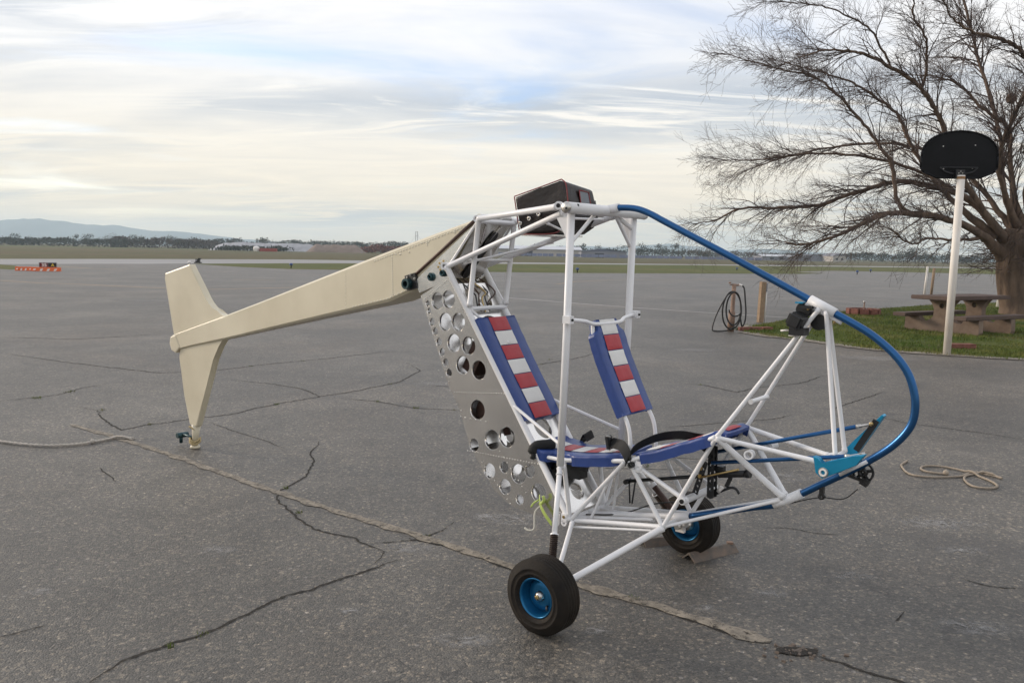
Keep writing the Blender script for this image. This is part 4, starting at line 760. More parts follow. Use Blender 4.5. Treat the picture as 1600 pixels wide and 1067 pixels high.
# ---- sling seats
def sling(name, path, hw, thick, stripes, parent, band=.068, droop=.022, hws=None, first='R'):
    P = spline([Vector((x, 0, z)) for x, z in path], 8); n = len(P); T = []
    for i in range(n): T.append((P[min(i+1, n-1)]-P[max(i-1, 0)]).normalized())
    def nrm(t):
        q = Vector((-t.z, 0, t.x)); return q if q.z > 0 else -q
    cum = [0]
    for i in range(1, n): cum.append(cum[-1]+(P[i]-P[i-1]).length)
    L_ = cum[-1]
    def hwf(f): return hw if hws is None else float(np.interp(f, [a for a, b in hws], [b for a, b in hws]))
    prof = [(-1, -droop-.004), (-1.004, -.012), (-.988, -.0025), (-.955, 0), (-.6, -.002), (-.3, -.004), (0, -.005), (.3, -.004), (.6, -.002), (.955, 0), (.988, -.0025), (1.004, -.012), (1, -droop-.004), (.975, -droop-.004), (.955, -thick-.006), (0, -thick-.010), (-.955, -thick-.006), (-.975, -droop-.004)]
    vs_, fs, sm = [], [], []; m_ = len(prof)
    for i in range(n):
        h = hwf(cum[i]/L_); nn = nrm(T[i]); puff = .003*mnoise.noise(Vector((i*.35, hw*50, 2)))
        for y, d in prof: vs_.append(P[i] + Vector((0, y*h, 0)) + nn*(d+puff))
    for i in range(n-1):
        for k in range(m_): fs.append((i*m_+k, i*m_+(k+1) % m_, (i+1)*m_+(k+1) % m_, (i+1)*m_+k)); sm.append(1 <= k <= 10)
    fs += [tuple(range(m_)), tuple((n-1)*m_+k for k in range(m_-1, -1, -1))]; sm += [False, False]
    o = mesh_obj(name, vs_, fs, M['vinyl_blue'], parent, sm)
    def at(s):
        i = int(np.searchsorted(cum, s, 'right'))-1; i = max(0, min(n-2, i)); f = (s-cum[i])/(cum[i+1]-cum[i]); return P[i].lerp(P[i+1], f), nrm(T[i].lerp(T[i+1], f))
    k = 0; cols = {'R': M['vinyl_red'], 'W': M['vinyl_white']}
    for a, b, c_ in stripes:
        vs_, fs = [], []; na, nb = 7, 7; g = .0022
        for ia in range(na):
            s = L_*a + (L_*(b-a))*ia/(na-1); s = min(max(s + (g if ia == 0 else (-g if ia == na-1 else 0)), 0), L_); p, nn = at(s)
            for ib in range(nb):
                e = (0.0 if ia in (0, na-1) or ib in (0, nb-1) else .0035); vs_.append(p + Vector((0, -band + 2*band*ib/(nb-1), 0)) + nn*(.0005+e+.0015*mnoise.noise(Vector((ia*.8+a*30, ib*.8, 1)))))
        for ia in range(na-1):
            for ib in range(nb-1): fs.append((ia*nb+ib, ia*nb+ib+1, (ia+1)*nb+ib+1, (ia+1)*nb+ib))
        mesh_obj('stripe_panel', vs_, fs, cols[c_], o, True)
    return o
def blocks(cols, a=0.0, b=1.0): n = len(cols); return [(a+(b-a)*i/n, a+(b-a)*(i+1)/n, c_) for i, c_ in enumerate(cols)]
sling('seat_back', [(-.868, 1.258), (-.795, 1.145), (-.70, 1.00), (-.60, .860), (-.535, .765)], .150, .03, blocks('RWRWRWR'), HELI, .070, .034)
sling('seat_back', [(-.170, 1.292), (-.145, 1.23), (-.10, 1.12), (-.035, .99), (.03, .868)], .122, .010, blocks('WRWRWR', .0, .99), HELI, .064, .042, hws=[(0, .085), (.10, .095), (.15, .128), (1, .128)])
sling('seat_pan', [(-.490, .660), (-.455, .640), (-.36, .632), (-.22, .644), (-.08, .668), (.03, .690)], .163, .012, blocks('WRWRWR', .04, .96), HELI, .066, .048, hws=[(0, .12), (.07, .160), (.16, .164), (.20, .158), (.23, .130), (.44, .130), (.47, .158), (.5, .164), (.88, .164), (.91, .155), (.94, .132), (1, .128)])
sling('seat_pan', [(.095, .706), (.20, .738), (.34, .798), (.44, .842), (.485, .866), (.525, .860)], .163, .012, blocks('WRWRWR', .03, .97), HELI, .066, .046, hws=[(0, .13), (.05, .135), (.08, .162), (.80, .164), (.84, .155), (.88, .128), (1, .115)])
# lap belts
def strap(name, pts, w, m, wd=(0, 1, 0), th=.003):
    P, T, U = frames(spline(pts, 6)); wd = Vector(wd).normalized(); vs_, fs = [], []
    for p, t in zip(P, T):
        nn = t.cross(wd); nn = nn.normalized() if nn.length > 1e-5 else Vector((0, 0, 1)); q = wd
        vs_ += [p+q*w/2+nn*th/2, p-q*w/2+nn*th/2, p-q*w/2-nn*th/2, p+q*w/2-nn*th/2]
    n = len(P)
    for i in range(n-1):
        for k in range(4): fs.append((4*i+k, 4*i+(k+1) % 4, 4*i+4+(k+1) % 4, 4*i+4+k))
    fs += [(0, 1, 2, 3), (4*n-1, 4*n-2, 4*n-3, 4*n-4)]
    return mesh_obj(name, vs_, fs, m, HELI)
strap('lap_belt', [(.085, -.152, .662), (.085, -.158, .700), (.115, -.145, .742), (.19, -.10, .788), (.26, -.03, .800), (.31, .04, .785), (.35, .11, .770)], .050, M['webbing'], (.35, -.35, .85))
strap('lap_belt', [(.07, -.150, .665), (.075, -.158, .69), (.02, -.12, .722), (-.04, -.07, .715), (-.09, -.05, .712)], .052, M['webbing'], (.25, .5, .83))
bmx = bmesh.new(); bmesh.ops.create_cube(bmx, size=1); bmesh.ops.scale(bmx, vec=(.022, .040, .066), verts=bmx.verts); bmesh.ops.bevel(bmx, geom=list(bmx.edges), offset=.005, segments=2, affect='EDGES'); bmesh.ops.rotate(bmx, matrix=Matrix.Rotation(R(-12), 3, 'Y'), verts=bmx.verts); bmesh.ops.translate(bmx, vec=(-.095, -.055, .712), verts=bmx.verts)
bk = bm_obj('belt_buckle', bmx, M['black'], HELI); mb = MB(); mb.box((-.086, -.078, .745), .024, .006, .004); mb.box((-.086, -.078, .682), .024, .006, .004); mb.build('buckle_plate', M['steel'], bk)
strap('lap_belt', [(-.40, .155, .62), (-.39, .16, .66), (-.35, .13, .69), (-.31, .10, .665)], .055, M['webbing'], (.8, .0, .55))
strap('lap_belt', [(.34, .02, .765), (.385, .02, .735), (.41, .02, .70)], .045, M['webbing'], (.3, .9, .2))
mb = MB(); mb.tube(spline([(-.475, -.165, .605), (-.470, -.150, .642), (-.44, -.12, .652), (-.41, -.07, .650)], 4), [.012]+[.026]*11+[.020], 12); mb.tube([(-.468, -.172, .585), (-.462, -.165, .612)], .013, 10); mb.build('belt_roll', M['webbing'], HELI)

# ---- sheet-metal tail cone: side panels, firewall sheet, root plates
PO = [(-1.299, 1.351), (-1.21, 1.395), (-1.110, 1.462), (-1.086, 1.468), (-.275, .345), (-.275, .318), (-.40, .300), (-.484, .298), (-.610, .308), (-.734, .366), (-.845, .494), (-.907, .561), (-.990, .756), (-1.079, .885)]
HO = [(-1.166, 1.330, .047), (-1.084, 1.343, .048), (-1.104, 1.220, .049), (-1.008, 1.226, .049), (-1.039, 1.111, .049), (-.931, 1.107, .049), (-.971, .999, .049), (-.856, .985, .050), (-1.207, 1.212, .022), (-1.181, 1.162, .022), (-1.153, 1.108, .022), (-1.127, 1.054, .022), (-1.100, 1.001, .022), (-1.073, .948, .022), (-1.243, 1.312, .017), (-1.231, 1.272, .017), (-.860, .775, .052), (-.881, .583, .034), (-.754, .632, .053), (-.654, .662, .053), (-.768, .465, .040), (-.669, .504, .030), (-.572, .486, .050), (-.498, .516, .034), (-.660, .402, .040), (-.560, .355, .026), (-.438, .414, .048)]
for s in (-1, 1):
    sp = holed_sheet('side_panel', PO, HO, M['alu'], lambda a, b, d, s=s: Vector((a, s*(.150-d), b)), .002, .014, HELI)
    mb = MB()
    def rrow(p, q, n):
        for k in range(n):
            f = k/(n-1); mb.dome((p[0]+(q[0]-p[0])*f, s*.1505, p[1]+(q[1]-p[1])*f), (0, s, 0), .0040, .003)
    rrow((-1.07, 1.44), (-.29, .36), 70); rrow((-1.03, .845), (-.66, .885), 22); rrow((-.925, .545), (-.43, .56), 28); rrow((-1.26, 1.335), (-1.10, 1.440), 12); rrow((-1.00, 1.30), (-.96, 1.28), 4)
    rrow((-1.15, .95), (-.95, .72), 8); rrow((-.82, .50), (-.62, .32), 10); rrow((-.70, .58), (-.52, .40), 8); rrow((-1.24, 1.24), (-1.07, .90), 12); rrow((-.98, .72), (-.80, .72), 6)
    o = mb.build('rivets', M['steel'], sp); o['kind'] = 'stuff'
# sloping firewall sheet between the legs
fdir = (Vector((AN[0], 0, AN[2]))-Vector((LN[0], 0, LN[2]))); FL = fdir.length; fdir.normalize(); fn = Vector((fdir.z, 0, -fdir.x)); fn = -fn if fn.x < 0 else fn
FO = Vector((LN[0], 0, LN[2])) - fn*.012
holed_sheet('firewall_sheet', [(.10, -.132), (.10, .132), (FL-.03, .132), (FL-.03, -.132)], [(.195, 0, .092), (.40, 0, .092), (.60, 0, .07), (.78, 0, .07), (.985, 0, .062), (1.20, .02, .052), (1.35, .02, .045)], M['alu'], lambda a, b, d: FO + fdir*a + Vector((0, b, 0)) - fn*d, .002, .014, HELI, 26)
# aft closing sheet
ac = [(-1.299, 1.351), (-1.079, .885), (-.990, .756), (-.907, .561), (-.845, .494), (-.734, .366), (-.610, .308), (-.484, .298)]
mb = MB()
for (a, b) in zip(ac, ac[1:]): mb.poly([(a[0]+.004, -.146, a[1]), (b[0]+.004, -.146, b[1]), (b[0]+.004, .146, b[1]), (a[0]+.004, .146, a[1])])
mb.build('aft_closing_sheet', M['alu'], HELI)
mb = MB(); mb.lathe([(.0, -.1), (.075, -.1), (.075, .1), (.0, .1)], (-.84, 0, .76), (0, 1, 0), 20); mb.box((-.95, 0, 1.05), .09, .16, .22, Matrix.Rotation(.5, 3, 'Y')); mb.tube([(-1.02, .03, 1.25), (-.80, .03, .62)], .02, 10); mb.build('drive_housing', M['brown'], HELI)
# root plates with bosses
for s in (-1, 1):
    bmr = prism_bm([(-.893, 1.752), (-1.352, 1.434), (-1.322, 1.366), (-1.21, 1.405), (-1.105, 1.462), (-1.118, 1.505)], s*.128, s*.138, .0)
    rp = bm_obj('root_plate', bmr, M['alu'], HELI)
    for (x_, z_) in ((-1.165, 1.532), (-1.15, 1.515), (-1.16, 1.498), (-1.135, 1.545), (-1.175, 1.512)): bolt((x_, s*.138, z_), (0, s, 0), .006, .004, M['brass'], rp)
    mb = MB(); mb.lathe([(.007, .016), (.013, .022), (.017, .016), (.018, .010), (.023, .010), (.023, 0)], (-1.225, s*.138, 1.457), (0, s, 0), 14, smooth=False); mb.build('boss', M['tealdark'], rp)
    mb = MB(); mb.lathe([(.007, .018), (.014, .024), (.018, .018), (.019, 0)], (-1.128, s*.138, 1.480), (0, s, 0), 14, smooth=False); mb.build('boss', M['tealdark'], rp)
    bb = MB(); bb.box((-1.385, s*.132, 1.424), .085, .024, .085, Matrix.Rotation(R(-14), 3, 'Y')); bk_ = bb.build('boss_block', M['black'], HELI)
    ring('boss_ring', (-1.40, s*.158, 1.412), (0, 1, 0), .018, .030, .032, M['tealdark'], bk_)
    for a in (0.4, 1.6, 2.6): bolt((-1.383+.034*math.cos(a), s*.144, 1.43+.034*math.sin(a)), (0, s, 0), .007, .008, M['steel'], bk_)
# front face of the boom root: folded plate with slot, rolled lip
pa, pb = Vector((-.885, 0, 1.768)), Vector((-1.105, 0, 1.455)); pd = (pb-pa); PL = pd.length; pd.normalize(); pn = Vector((-pd.z, 0, pd.x)); pn = -pn if pn.x < 0 else pn
mb = MB()
for (a, b) in ((0, PL),):
    mb.poly([pa+Vector((0, -.127, 0)), pa+Vector((0, .127, 0)), pb+Vector((0, .127, 0)), pb+Vector((0, -.127, 0))])
mb.poly([pa+Vector((-.03, -.127, .012)), pa+Vector((-.03, .127, .012)), pa+Vector((0, .127, 0)), pa+Vector((0, -.127, 0))])
mb.build('root_front_plate', M['alu'], HELI)
mb = MB(); mb.tube([pa+Vector((-.012, -.12, .008)), pa+Vector((-.012, .12, .008))], .018, 14); mb.build('root_lip', M['alu'], HELI)
sl = MB(); c0, c1 = pa+pd*.10+pn*.006+Vector((0, .045, 0)), pa+pd*(PL-.03)+pn*.006+Vector((0, -.015, 0)); sd_ = (c1-c0).normalized(); sw = pn.cross(sd_).normalized()*.027
ol = []
for k in range(9): a = math.pi*k/8; ol.append(c0 + sw*math.cos(a) - sd_*math.sin(a)*.027)
for k in range(9): a = math.pi*k/8; ol.append(c1 - sw*math.cos(a) + sd_*math.sin(a)*.027)
sl.poly(ol); sl.poly([q+pn*.004 for q in ol])
for i in range(len(ol)): j = (i+1) % len(ol); sl.poly([ol[i], ol[j], ol[j]+pn*.004, ol[i]+pn*.004])
sl.build('drive_slot', M['black'], HELI)
for s in (-1, 1): ft((-.90, s*.06, 1.735), (-.97, s*.02, 1.64), .006, M['alu'], 'plate_stiffener')
# interior hoses under the plate
for k in range(5):
    y_ = -.08+.045*k; tube('wiring', spline([(-1.09, y_, 1.45), (-1.02+.03*random.random(), y_+.03, 1.38), (-.98, y_*.5, 1.30+.05*random.random()), (-.93, y_+.02, 1.18)], 5), .004, [M['black'], M['brown'], M['brass']][k % 3], HELI, 6)

# ---- tail boom and fins (cream)
def boom():
    st = [(-.896, 1.774, -1.389, 1.452, .123), (-1.2, 1.697, -1.345, 1.392, .121), (-1.62, 1.590, -1.62, 1.297, .110), (-2.25, 1.424, -2.25, 1.172, .086), (-3.0, 1.224, -3.0, 1.02, .058), (-3.5, 1.092, -3.49, .920, .046), (-4.0, .962, -3.98, .825, .042), (-4.285, .888, -4.225, .770, .040)]
    vs_, fs = [], []; b_ = .012
    for xt, zt, xb, zb, h in st:
        vs_ += [(xt, -h+b_, zt), (xt, h-b_, zt), (xt*.96+xb*.04, h, zt*.96+zb*.04-.004), (xt*.04+xb*.96, h, zt*.04+zb*.96+.004), (xb, h-b_, zb), (xb, -h+b_, zb), (xt*.04+xb*.96, -h, zt*.04+zb*.96+.004), (xt*.96+xb*.04, -h, zt*.96+zb*.04-.004)]
    n = len(st)
    for i in range(n-1):
        for k in range(8): fs.append((8*i+k, 8*i+(k+1) % 8, 8*i+8+(k+1) % 8, 8*i+8+k))
    fs += [tuple(range(8))[::-1], tuple(8*(n-1)+k for k in range(8))]
    o = mesh_obj('tail_boom', vs_, fs, M['cream'], HELI)
    mb = MB()
    def side(f, x):   # point on starboard side at height fraction f
        xs_ = [s[0]*f+s[2]*(1-f) for s in st]; zs_ = [s[1]*f+s[3]*(1-f) for s in st]; hs_ = [s[4] for s in st]
        return x, float(np.interp(-x, [-q for q in xs_], hs_)), float(np.interp(-x, [-q for q in xs_], zs_))
    for s in (-1, 1):
        for f, x0, x1, stp in ((.90, -.98, -1.75, .024), (.07, -1.40, -1.95, .03)):
            x = x0
            while x > x1: a = side(f, x); mb.dome((a[0], s*a[1]*1.002, a[2]), (0, s, 0), .0055, .0036); x -= stp*random.uniform(.85, 1.15)
        for k in range(16): f = .1+.8*k/15; a = side(f, -1.57-.01*f); mb.dome((a[0], s*a[1]*1.002, a[2]), (0, s, 0), .0055, .0036)
        for k in range(10): f = .1+.8*k/9; a = side(f, -2.02); mb.dome((a[0], s*a[1]*1.002, a[2]), (0, s, 0), .0045, .003)
        for k in range(14): a = side(.82+.1*random.random(), -1.0-.55*random.random()); mb.dome((a[0], s*a[1]*1.002, a[2]), (0, s, 0), .0055, .0036)
    r_ = mb.build('rivets', M['rivet'], o); r_['kind'] = 'stuff'
    # dark rubber edge strip at the root
    for s in (-1, 1): tube('edge_strip', [(-.900, s*.128, 1.772), (-1.392, s*.128, 1.446)], .009, M['brown'], o, 6)
    return o
BOOM = boom()
def fin(name, poly, t0, m=None):
    o = bm_obj(name, prism_bm(poly, -t0, t0, .012), M['cream'], HELI); return o
fin('upper_fin', [(-4.012, 1.458), (-4.405, 1.376), (-4.388, 1.34), (-4.285, .895), (-4.2, .85), (-3.6, .98), (-3.52, 1.09), (-3.57, 1.098), (-3.63, 1.112), (-3.69, 1.138), (-3.745, 1.172), (-3.79, 1.212), (-3.84, 1.268)], .026)
fin('lower_fin', [(-3.49, .935), (-3.56, .902), (-3.62, .86), (-3.70, .755), (-3.84, .44), (-3.955, .190), (-4.062, .190), (-4.135, .42), (-4.205, .70), (-4.19, .80), (-3.8, .95)], .026)
fin('boom_end_fairing', [(-4.22, .895), (-4.300, .875), (-4.318, .82), (-4.29, .765), (-4.22, .748), (-4.15, .80)], .046)
# tail skid with lashings and a small lever
mb = MB(); mb.tube([(-4.005, 0, .20), (-4.02, 0, .11), (-4.035, 0, .02)], [.035, .026, .022], 12); mb.lathe([(.0001, .0), (.036, .004), (.040, .016), (.030, .03), (.0001, .034)], (-4.03, 0, .0), (0, 0, 1), 14); sk = mb.build('tail_skid', M['cream'], HELI)
mb = MB()
for k in range(5): 
    z = .05+.035*random.random()*k; mb.tube(spline([(-4.03+.04*math.cos(a+k), .04*math.sin(a+k), z+.012*math.sin(2*a+k*1.7)) for a in np.linspace(0, 6.0, 9)], 3), .007, 6)
mb.build('lashing', M['ropey'], sk)
mb = MB(); mb.tube([(-4.03, 0, .085), (-4.20, -.02, .092)], .010, 8); mb.tube([(-4.20, -.06, .085), (-4.20, .03, .085)], .022, 10); mb.tube([(-4.21, -.02, .09), (-4.215, -.02, .02)], .014, 8); mb.build('tow_lug', M['tealdark'], sk)

# ---- padded black cover strapped between the upper tubes
prof = [(-.658, 1.872), (-.50, 1.912), (-.385, 1.944), (-.352, 1.936), (-.334, 1.86), (-.318, 1.765), (-.345, 1.725), (-.40, 1.693), (-.61, 1.688)]
bmx = prism_bm(prof, -.128, .128, .014)
for v in bmx.verts:   # soften the far shoulder
    if v.co.z > 1.86 and v.co.y > .05: v.co.z -= (v.co.y-.05)*.38
    v.co.y *= 1 - .10*max(0, (v.co.z-1.80))/.14
    if abs(v.co.y) > .1 : v.co.y += .0
COVER = bm_obj('padded_cover', bmx, M['vinyl_black'], HELI, False)
def pipe_line(pts): tube('piping', spline(pts, 4), .0030, M['red'], COVER, 6)
pipe_line([(-.660, -.121, 1.875), (-.50, -.119, 1.915), (-.372, -.117, 1.948)]); pipe_line([(-.372, -.117, 1.948), (-.345, -.119, 1.925), (-.330, -.122, 1.86), (-.314, -.128, 1.76)])
pipe_line([(-.660, -.121, 1.872), (-.634, -.128, 1.78), (-.612, -.130, 1.688)]); pipe_line([(-.612, -.130, 1.688), (-.40, -.130, 1.693), (-.335, -.129, 1.735)])
mb = MB(); mb.poly([(-.338, -.02, 1.90), (-.337, .055, 1.895), (-.319, .065, 1.80), (-.321, -.015, 1.80)]); mb.build('clear_window', M['clear'], COVER)
for a, b in (((-.338, -.02, 1.902), (-.337, .057, 1.897)), ((-.338, -.02, 1.902), (-.319, -.015, 1.79)), ((-.337, .057, 1.897), (-.317, .067, 1.79))): tube('piping', [a, b], .003, M['red'], COVER, 6)
for x_, z_ in ((-.612, 1.741), (-.556, 1.764), (-.498, 1.785)):
    mb = MB(); mb.lathe([(.004, .002), (.007, .005), (.011, .004), (.012, 0)], (x_, -.1285, z_), (0, -1, 0), 14); mb.build('snap', M['steel'], COVER)
mb = MB(); mb.box((-.51, 0, 1.684), .20, .24, .008); mb.build('cover_tray', M['alu'], HELI)

# ---- main gear
def wheel(y, s):
    c_ = (-.02, y, .1655); w = empty('wheel', (0, 0, 0)); w.parent = HELI
    Rw, hw = .1655, .062
    prof = [(.080, -.040), (.088, -.052), (.1, -.0585), (.103, -.0615), (.106, -.0595), (.122, -.0615), (.125, -.0635), (.128, -.061), (.142, -.056), (.153, -.045)]
    for k in range(5):
        a = -.036 + k*.018; prof += [(.1615-.05*abs(a)**1.0*.25, a-.007), (.1625-.0*abs(a), a+.005), (.1575, a+.007), (.1575, a+.010)]
    prof += [(.153, .046), (.142, .056), (.125, .0615), (.105, .060), (.088, .052), (.080, .040)]
    mb = MB(); mb.lathe(prof, c_, (0, 1, 0), 96)
    for q in mb.v:      # flattened, slightly bulging contact patch
        if q.z < .012: q.z = max(.0015, q.z*.35+.0065); q.y += (q.y-c_[1])*.06
    mb.build('tyre', M['rubber'], w)
    # outer (away from centre) deep dish
    pr = [(.086, .050), (.083, .054), (.079, .050), (.076, .040), (.073, .020), (.070, .0), (.060, -.014), (.040, -.018), (.022, -.018)]
    for sg in (1, -1):
        mb = MB(); mb.lathe([(r_, h_ if True else 0) for r_, h_ in pr], c_, (0, sg, 0), 40); rm = mb.build('rim', M['rimblue'], w)
    hb = MB(); hb.lathe([(.0001, .038), (.010, .038), (.012, .034), (.019, .032), (.020, .0), (.024, -.018)], (c_[0], c_[1]+s*0, c_[2]), (0, s, 0), 18); hb.lathe([(.0001, .05), (.03, .05), (.032, .02), (.04, .015)], c_, (0, -s, 0), 18); hb.build('hub', M['steel'], w)
    hb = MB(); hb.lathe([(.0001, .046), (.007, .046), (.011, .043), (.011, .038)], c_, (0, s, 0), 6, smooth=False); hb.build('axle_nut', M['brass'], w)
    for k in range(3):
        a = k*2.094+.6; bolt((c_[0]+.040*math.cos(a), c_[1]-s*.017, c_[2]+.040*math.sin(a)), (0, s, 0), .008, .012, M['black'], w)
    a = -.75; tube('valve', [(c_[0]+.050*math.cos(a), c_[1]-s*.01, c_[2]+.050*math.sin(a)), (c_[0]+.052*math.cos(a), c_[1]+s*.02, c_[2]+.052*math.sin(a)), (c_[0]+.066*math.cos(a), c_[1]+s*.034, c_[2]+.066*math.sin(a))], .0055, M['black'], w, 8)
    return w
for s in (-1, 1):
    y = s*.640; wheel(y, s)
    tube('axle', [(-.02, s*.50, .175), (-.02, s*.63, .166)], .014, M['steel'], HELI, 12)
    mb = MB(); mb.box((-.02, s*.545, .178), .05, .02, .075); mb.box((-.045, s*.55, .20), .03, .03, .05); mb.build('caliper_bracket', M['bwhite'], HELI)
    ft((BN[0], s*BN[1], BN[2]-.004), (.005, s*.545, .185), .0155, name='gear_leg'); ft((AN[0]+.015, s*AN[1], AN[2]-.004), (-.03, s*.545, .185), .0120, name='gear_leg')
    p0, p1 = Vector((-.229, s*.262, .610)), Vector((-.052, s*.545, .195)); d = p1-p0
    lo = p0+d*.62
    tube('shock_strut', [p0+d*.04, lo], .0125, W_, HELI, 16); tube('shock_rod', [lo, p1], .009, M['spring'], HELI, 12)
    hx = []; e1 = d.cross(Vector((0, 0, 1))).normalized(); e2 = d.normalized().cross(e1); nt_ = 22
    for k in range(nt_*10+1):
        a = 2*math.pi*k/10; hx.append(lo + (p1-lo)*(k/(nt_*10))*.95 + (e1*math.cos(a)+e2*math.sin(a))*.0150)
    tube('coil_spring', hx, .0034, M['spring'], HELI, 6)
    mb = MB(); mb.lathe([(.012, 0), (.020, 0), (.020, .006), (.012, .006)], lo, d, 16, closed=True, smooth=False); mb.build('spring_collar', W_, HELI)
    mb = MB(); mb.tube([p0+Vector((-.002, 0, .01)), p0+d*.06], .010, 10); mb.tube([p0+Vector((0, -.016, -.01)), p0+Vector((0, .016, -.01))], .009, 10); mb.build('strut_clevis', W_, HELI)
    mb = MB(); mb.lathe([(.0135, 0), (.016, 0), (.016, .005), (.0135, .005)], p0+d*.075, d, 14, closed=True); mb.build('strut_ring', W_, HELI)

# ------------------------------------------------------------------ things on the apron
H0 = Matrix.Translation((0.580, 3.831, 0)) @ Matrix.Rotation(R(-40.146), 4, 'Z')
def hw_(x, y, z): return H0 @ Vector((x, y, z))
# wheel chocks: short lengths of rusty angle iron
def chock(p, q, h, label):
    p, q = Vector((p[0], p[1], 0)), Vector((q[0], q[1], 0)); d = (q-p).normalized(); n = Vector((-d.y, d.x, 0)); mb = MB(); t = .004
    root = empty('wheel_chock', (p+q)/2); o = (p+q)/2
    sec = [(-.048, 0), (-.006, h), (.006, h), (.048, 0), (.042, 0), (0, h-.008), (-.042, 0)]
    a = [p-o+n*u+Vector((0, 0, z+.001)) for u, z in sec]; b = [q-o+n*u+Vector((0, 0, z+.001)) for u, z in sec]
    mb.poly(a[::-1]); mb.poly(b)
    for i in range(len(sec)): j = (i+1) % len(sec); mb.poly([a[i], a[j], b[j], b[i]])
    mb.build('angle_iron', M['rust'], root); m2 = MB(); m2.box((q-o)*.86+Vector((0, 0, h+.003)), .03, .025, .012); m2.box((p-o)*.9+Vector((0, 0, h*.8)), .025, .02, .01); m2.build('rust_scale', M['pipe'], root)
    return tag(root, label, 'wheel chock', 'angle-iron chocks at the far wheel')
chock((0.745, 4.435), (0.935, 4.50), .034, 'rusty angle-iron chock behind the far wheel, the one nearer the seats')
chock((0.955, 4.215), (1.235, 4.395), .040, 'longer rusty angle-iron chock in front of the far wheel')
def rope(name, pts, r, m, label, zf=None):
    P = spline([(x, y, r+.001) for x, y in pts], 5); n = len(P)
    # lift where strands cross
    for i in range(n):
        for j in range(0, i-12):
            if (P[i].xy-P[j].xy).length < r*1.7: P[i].z = max(P[i].z, P[j].z+r*1.6)
    for _ in range(3):
        for i in range(1, n-1): P[i].z = max(P[i].z, (P[i-1].z+P[i+1].z)/2*.97)
    root = empty(name, (P[0].x, P[0].y, 0)); o0 = Vector((P[0].x, P[0].y, 0)); Q = [p-o0 for p in P]
    # three laid strands
    T_ = frames(Q)
    for s in range(3):
        pts3 = []
        acc = 0
        for i, (p, t, u) in enumerate(zip(*T_)):
            if i: acc += (Q[i]-Q[i-1]).length
            a = acc/(r*7)*6.283 + s*2.094; w = t.cross(u); pts3.append(p + (u*math.cos(a)+w*math.sin(a))*r*.42)
        tube('strand', pts3, r*.58, m, root, 6)
    return tag(root, label, 'rope'), Q
ro, Q = rope('tie_down_rope', ROPE_L, .013, M['ropeg'], 'grey rope lying in a curve on the asphalt by the tail')
mb = MB()
for k in range(4): mb.tube([Q[-12]+Vector((0, .004*k, .01)), Q[-6]+Vector((0, random.uniform(-.02, .02), .012)), Q[-1]+Vector((random.uniform(-.03, .03), random.uniform(-.03, .03), -.004))], .005, 5)
mb.lathe([(.0001, -.02), (.02, -.008), (.02, .01), (.0001, .02)], Q[-22]+Vector((0, 0, .004)), (1, .1, 0), 10); mb.build('frayed_end', M['ropeg'], ro)
ro, Q = rope('tie_down_rope', ROPE_R, .0090, M['rope'], 'tan rope lying in loops on the asphalt at the right')
mb = MB(); mb.lathe([(.0001, -.022), (.019, -.012), (.023, 0), (.018, .014), (.0001, .022)], Q[-1]+Vector((0, 0, .008)), (.9, .2, .4), 10); mb.tube([Q[-1]+Vector((-.01, .0, .012)), Q[-1]+Vector((.01, .012, .026))], .009, 6); mb.build('knot', M['rope'], ro)
# green strap and cord hanging from the firewall foot
gs = empty('tie_strap', hw_(-.40, -.165, .30)); o0 = Vector(gs.location)
def gl_(pts): return [hw_(*p)-o0 for p in pts]
P, T, U = frames(spline(gl_([(-.425, -.158, .400), (-.405, -.175, .365), (-.37, -.18, .325), (-.335, -.175, .288)]), 5)); vs_, fs = [], []
for i, p in enumerate(P): vs_ += [p+Vector((0, 0, .011)), p-Vector((0, 0, .011)), p-Vector((.004, -.004, .011)), p+Vector((-.004, .004, .011))]
for i in range(len(P)-1):
    for k in range(4): fs.append((4*i+k, 4*i+(k+1) % 4, 4*i+4+(k+1) % 4, 4*i+4+k))
mesh_obj('webbing', vs_, fs, M['green'], gs)
tube('loose_end', spline(gl_([(-.425, -.165, .385), (-.45, -.175, .365), (-.46, -.18, .345), (-.455, -.18, .355)]), 4), .005, M['green'], gs, 6); tube('loose_end', spline(gl_([(-.405, -.17, .37), (-.385, -.175, .395), (-.39, -.178, .415)]), 4), .008, M['green'], gs, 6)
tube('cord', spline(gl_([(-.41, -.17, .36), (-.435, -.18, .325), (-.43, -.19, .28), (-.425, -.20, .245), (-.45, -.21, .235), (-.475, -.21, .242)]), 5), .005, M['string'], gs, 6)
tag(gs, 'bright green tie strap with a pale cord hanging below the perforated panel', 'strap')

# ------------------------------------------------------------------ basketball stand
bb = empty('basketball_stand', (7.42, 14.0, 0), R(-6))
tube('pole', [(0, 0, 0), (.012, 0, 3.02)], .062, M['polewhite'], bb, 24)
mb = MB(); mb.lathe([(.064, 2.955), (.0645, 2.985), (.064, 3.0)], (.012, 0, 0), (0, 0, 1), 24); mb.build('rust_stain_band', M['polerust'], bb)
wb, zb = .615, 2.985
ol = [(-.34, zb), (.34, zb), (wb-.06, zb+.09), (wb, zb+.17), (wb-.005, zb+.36)] + [(wb*.99*math.cos(a), zb+.36+.41*math.sin(a)**.85) for a in np.linspace(.16, math.pi-.16, 19)] + [(-wb+.005, zb+.36), (-wb, zb+.17), (-wb+.06, zb+.09)]
bd = bm_obj('backboard', prism_bm(ol, .10, .14, .012), M['board'], bb)
mb = MB()
for i in range(len(ol)): mb.tube([(ol[i][0], .098, ol[i][1]), (ol[(i+1) % len(ol)][0], .098, ol[(i+1) % len(ol)][1])], .016, 8)
mb.build('board_edge', M['board'], bd)
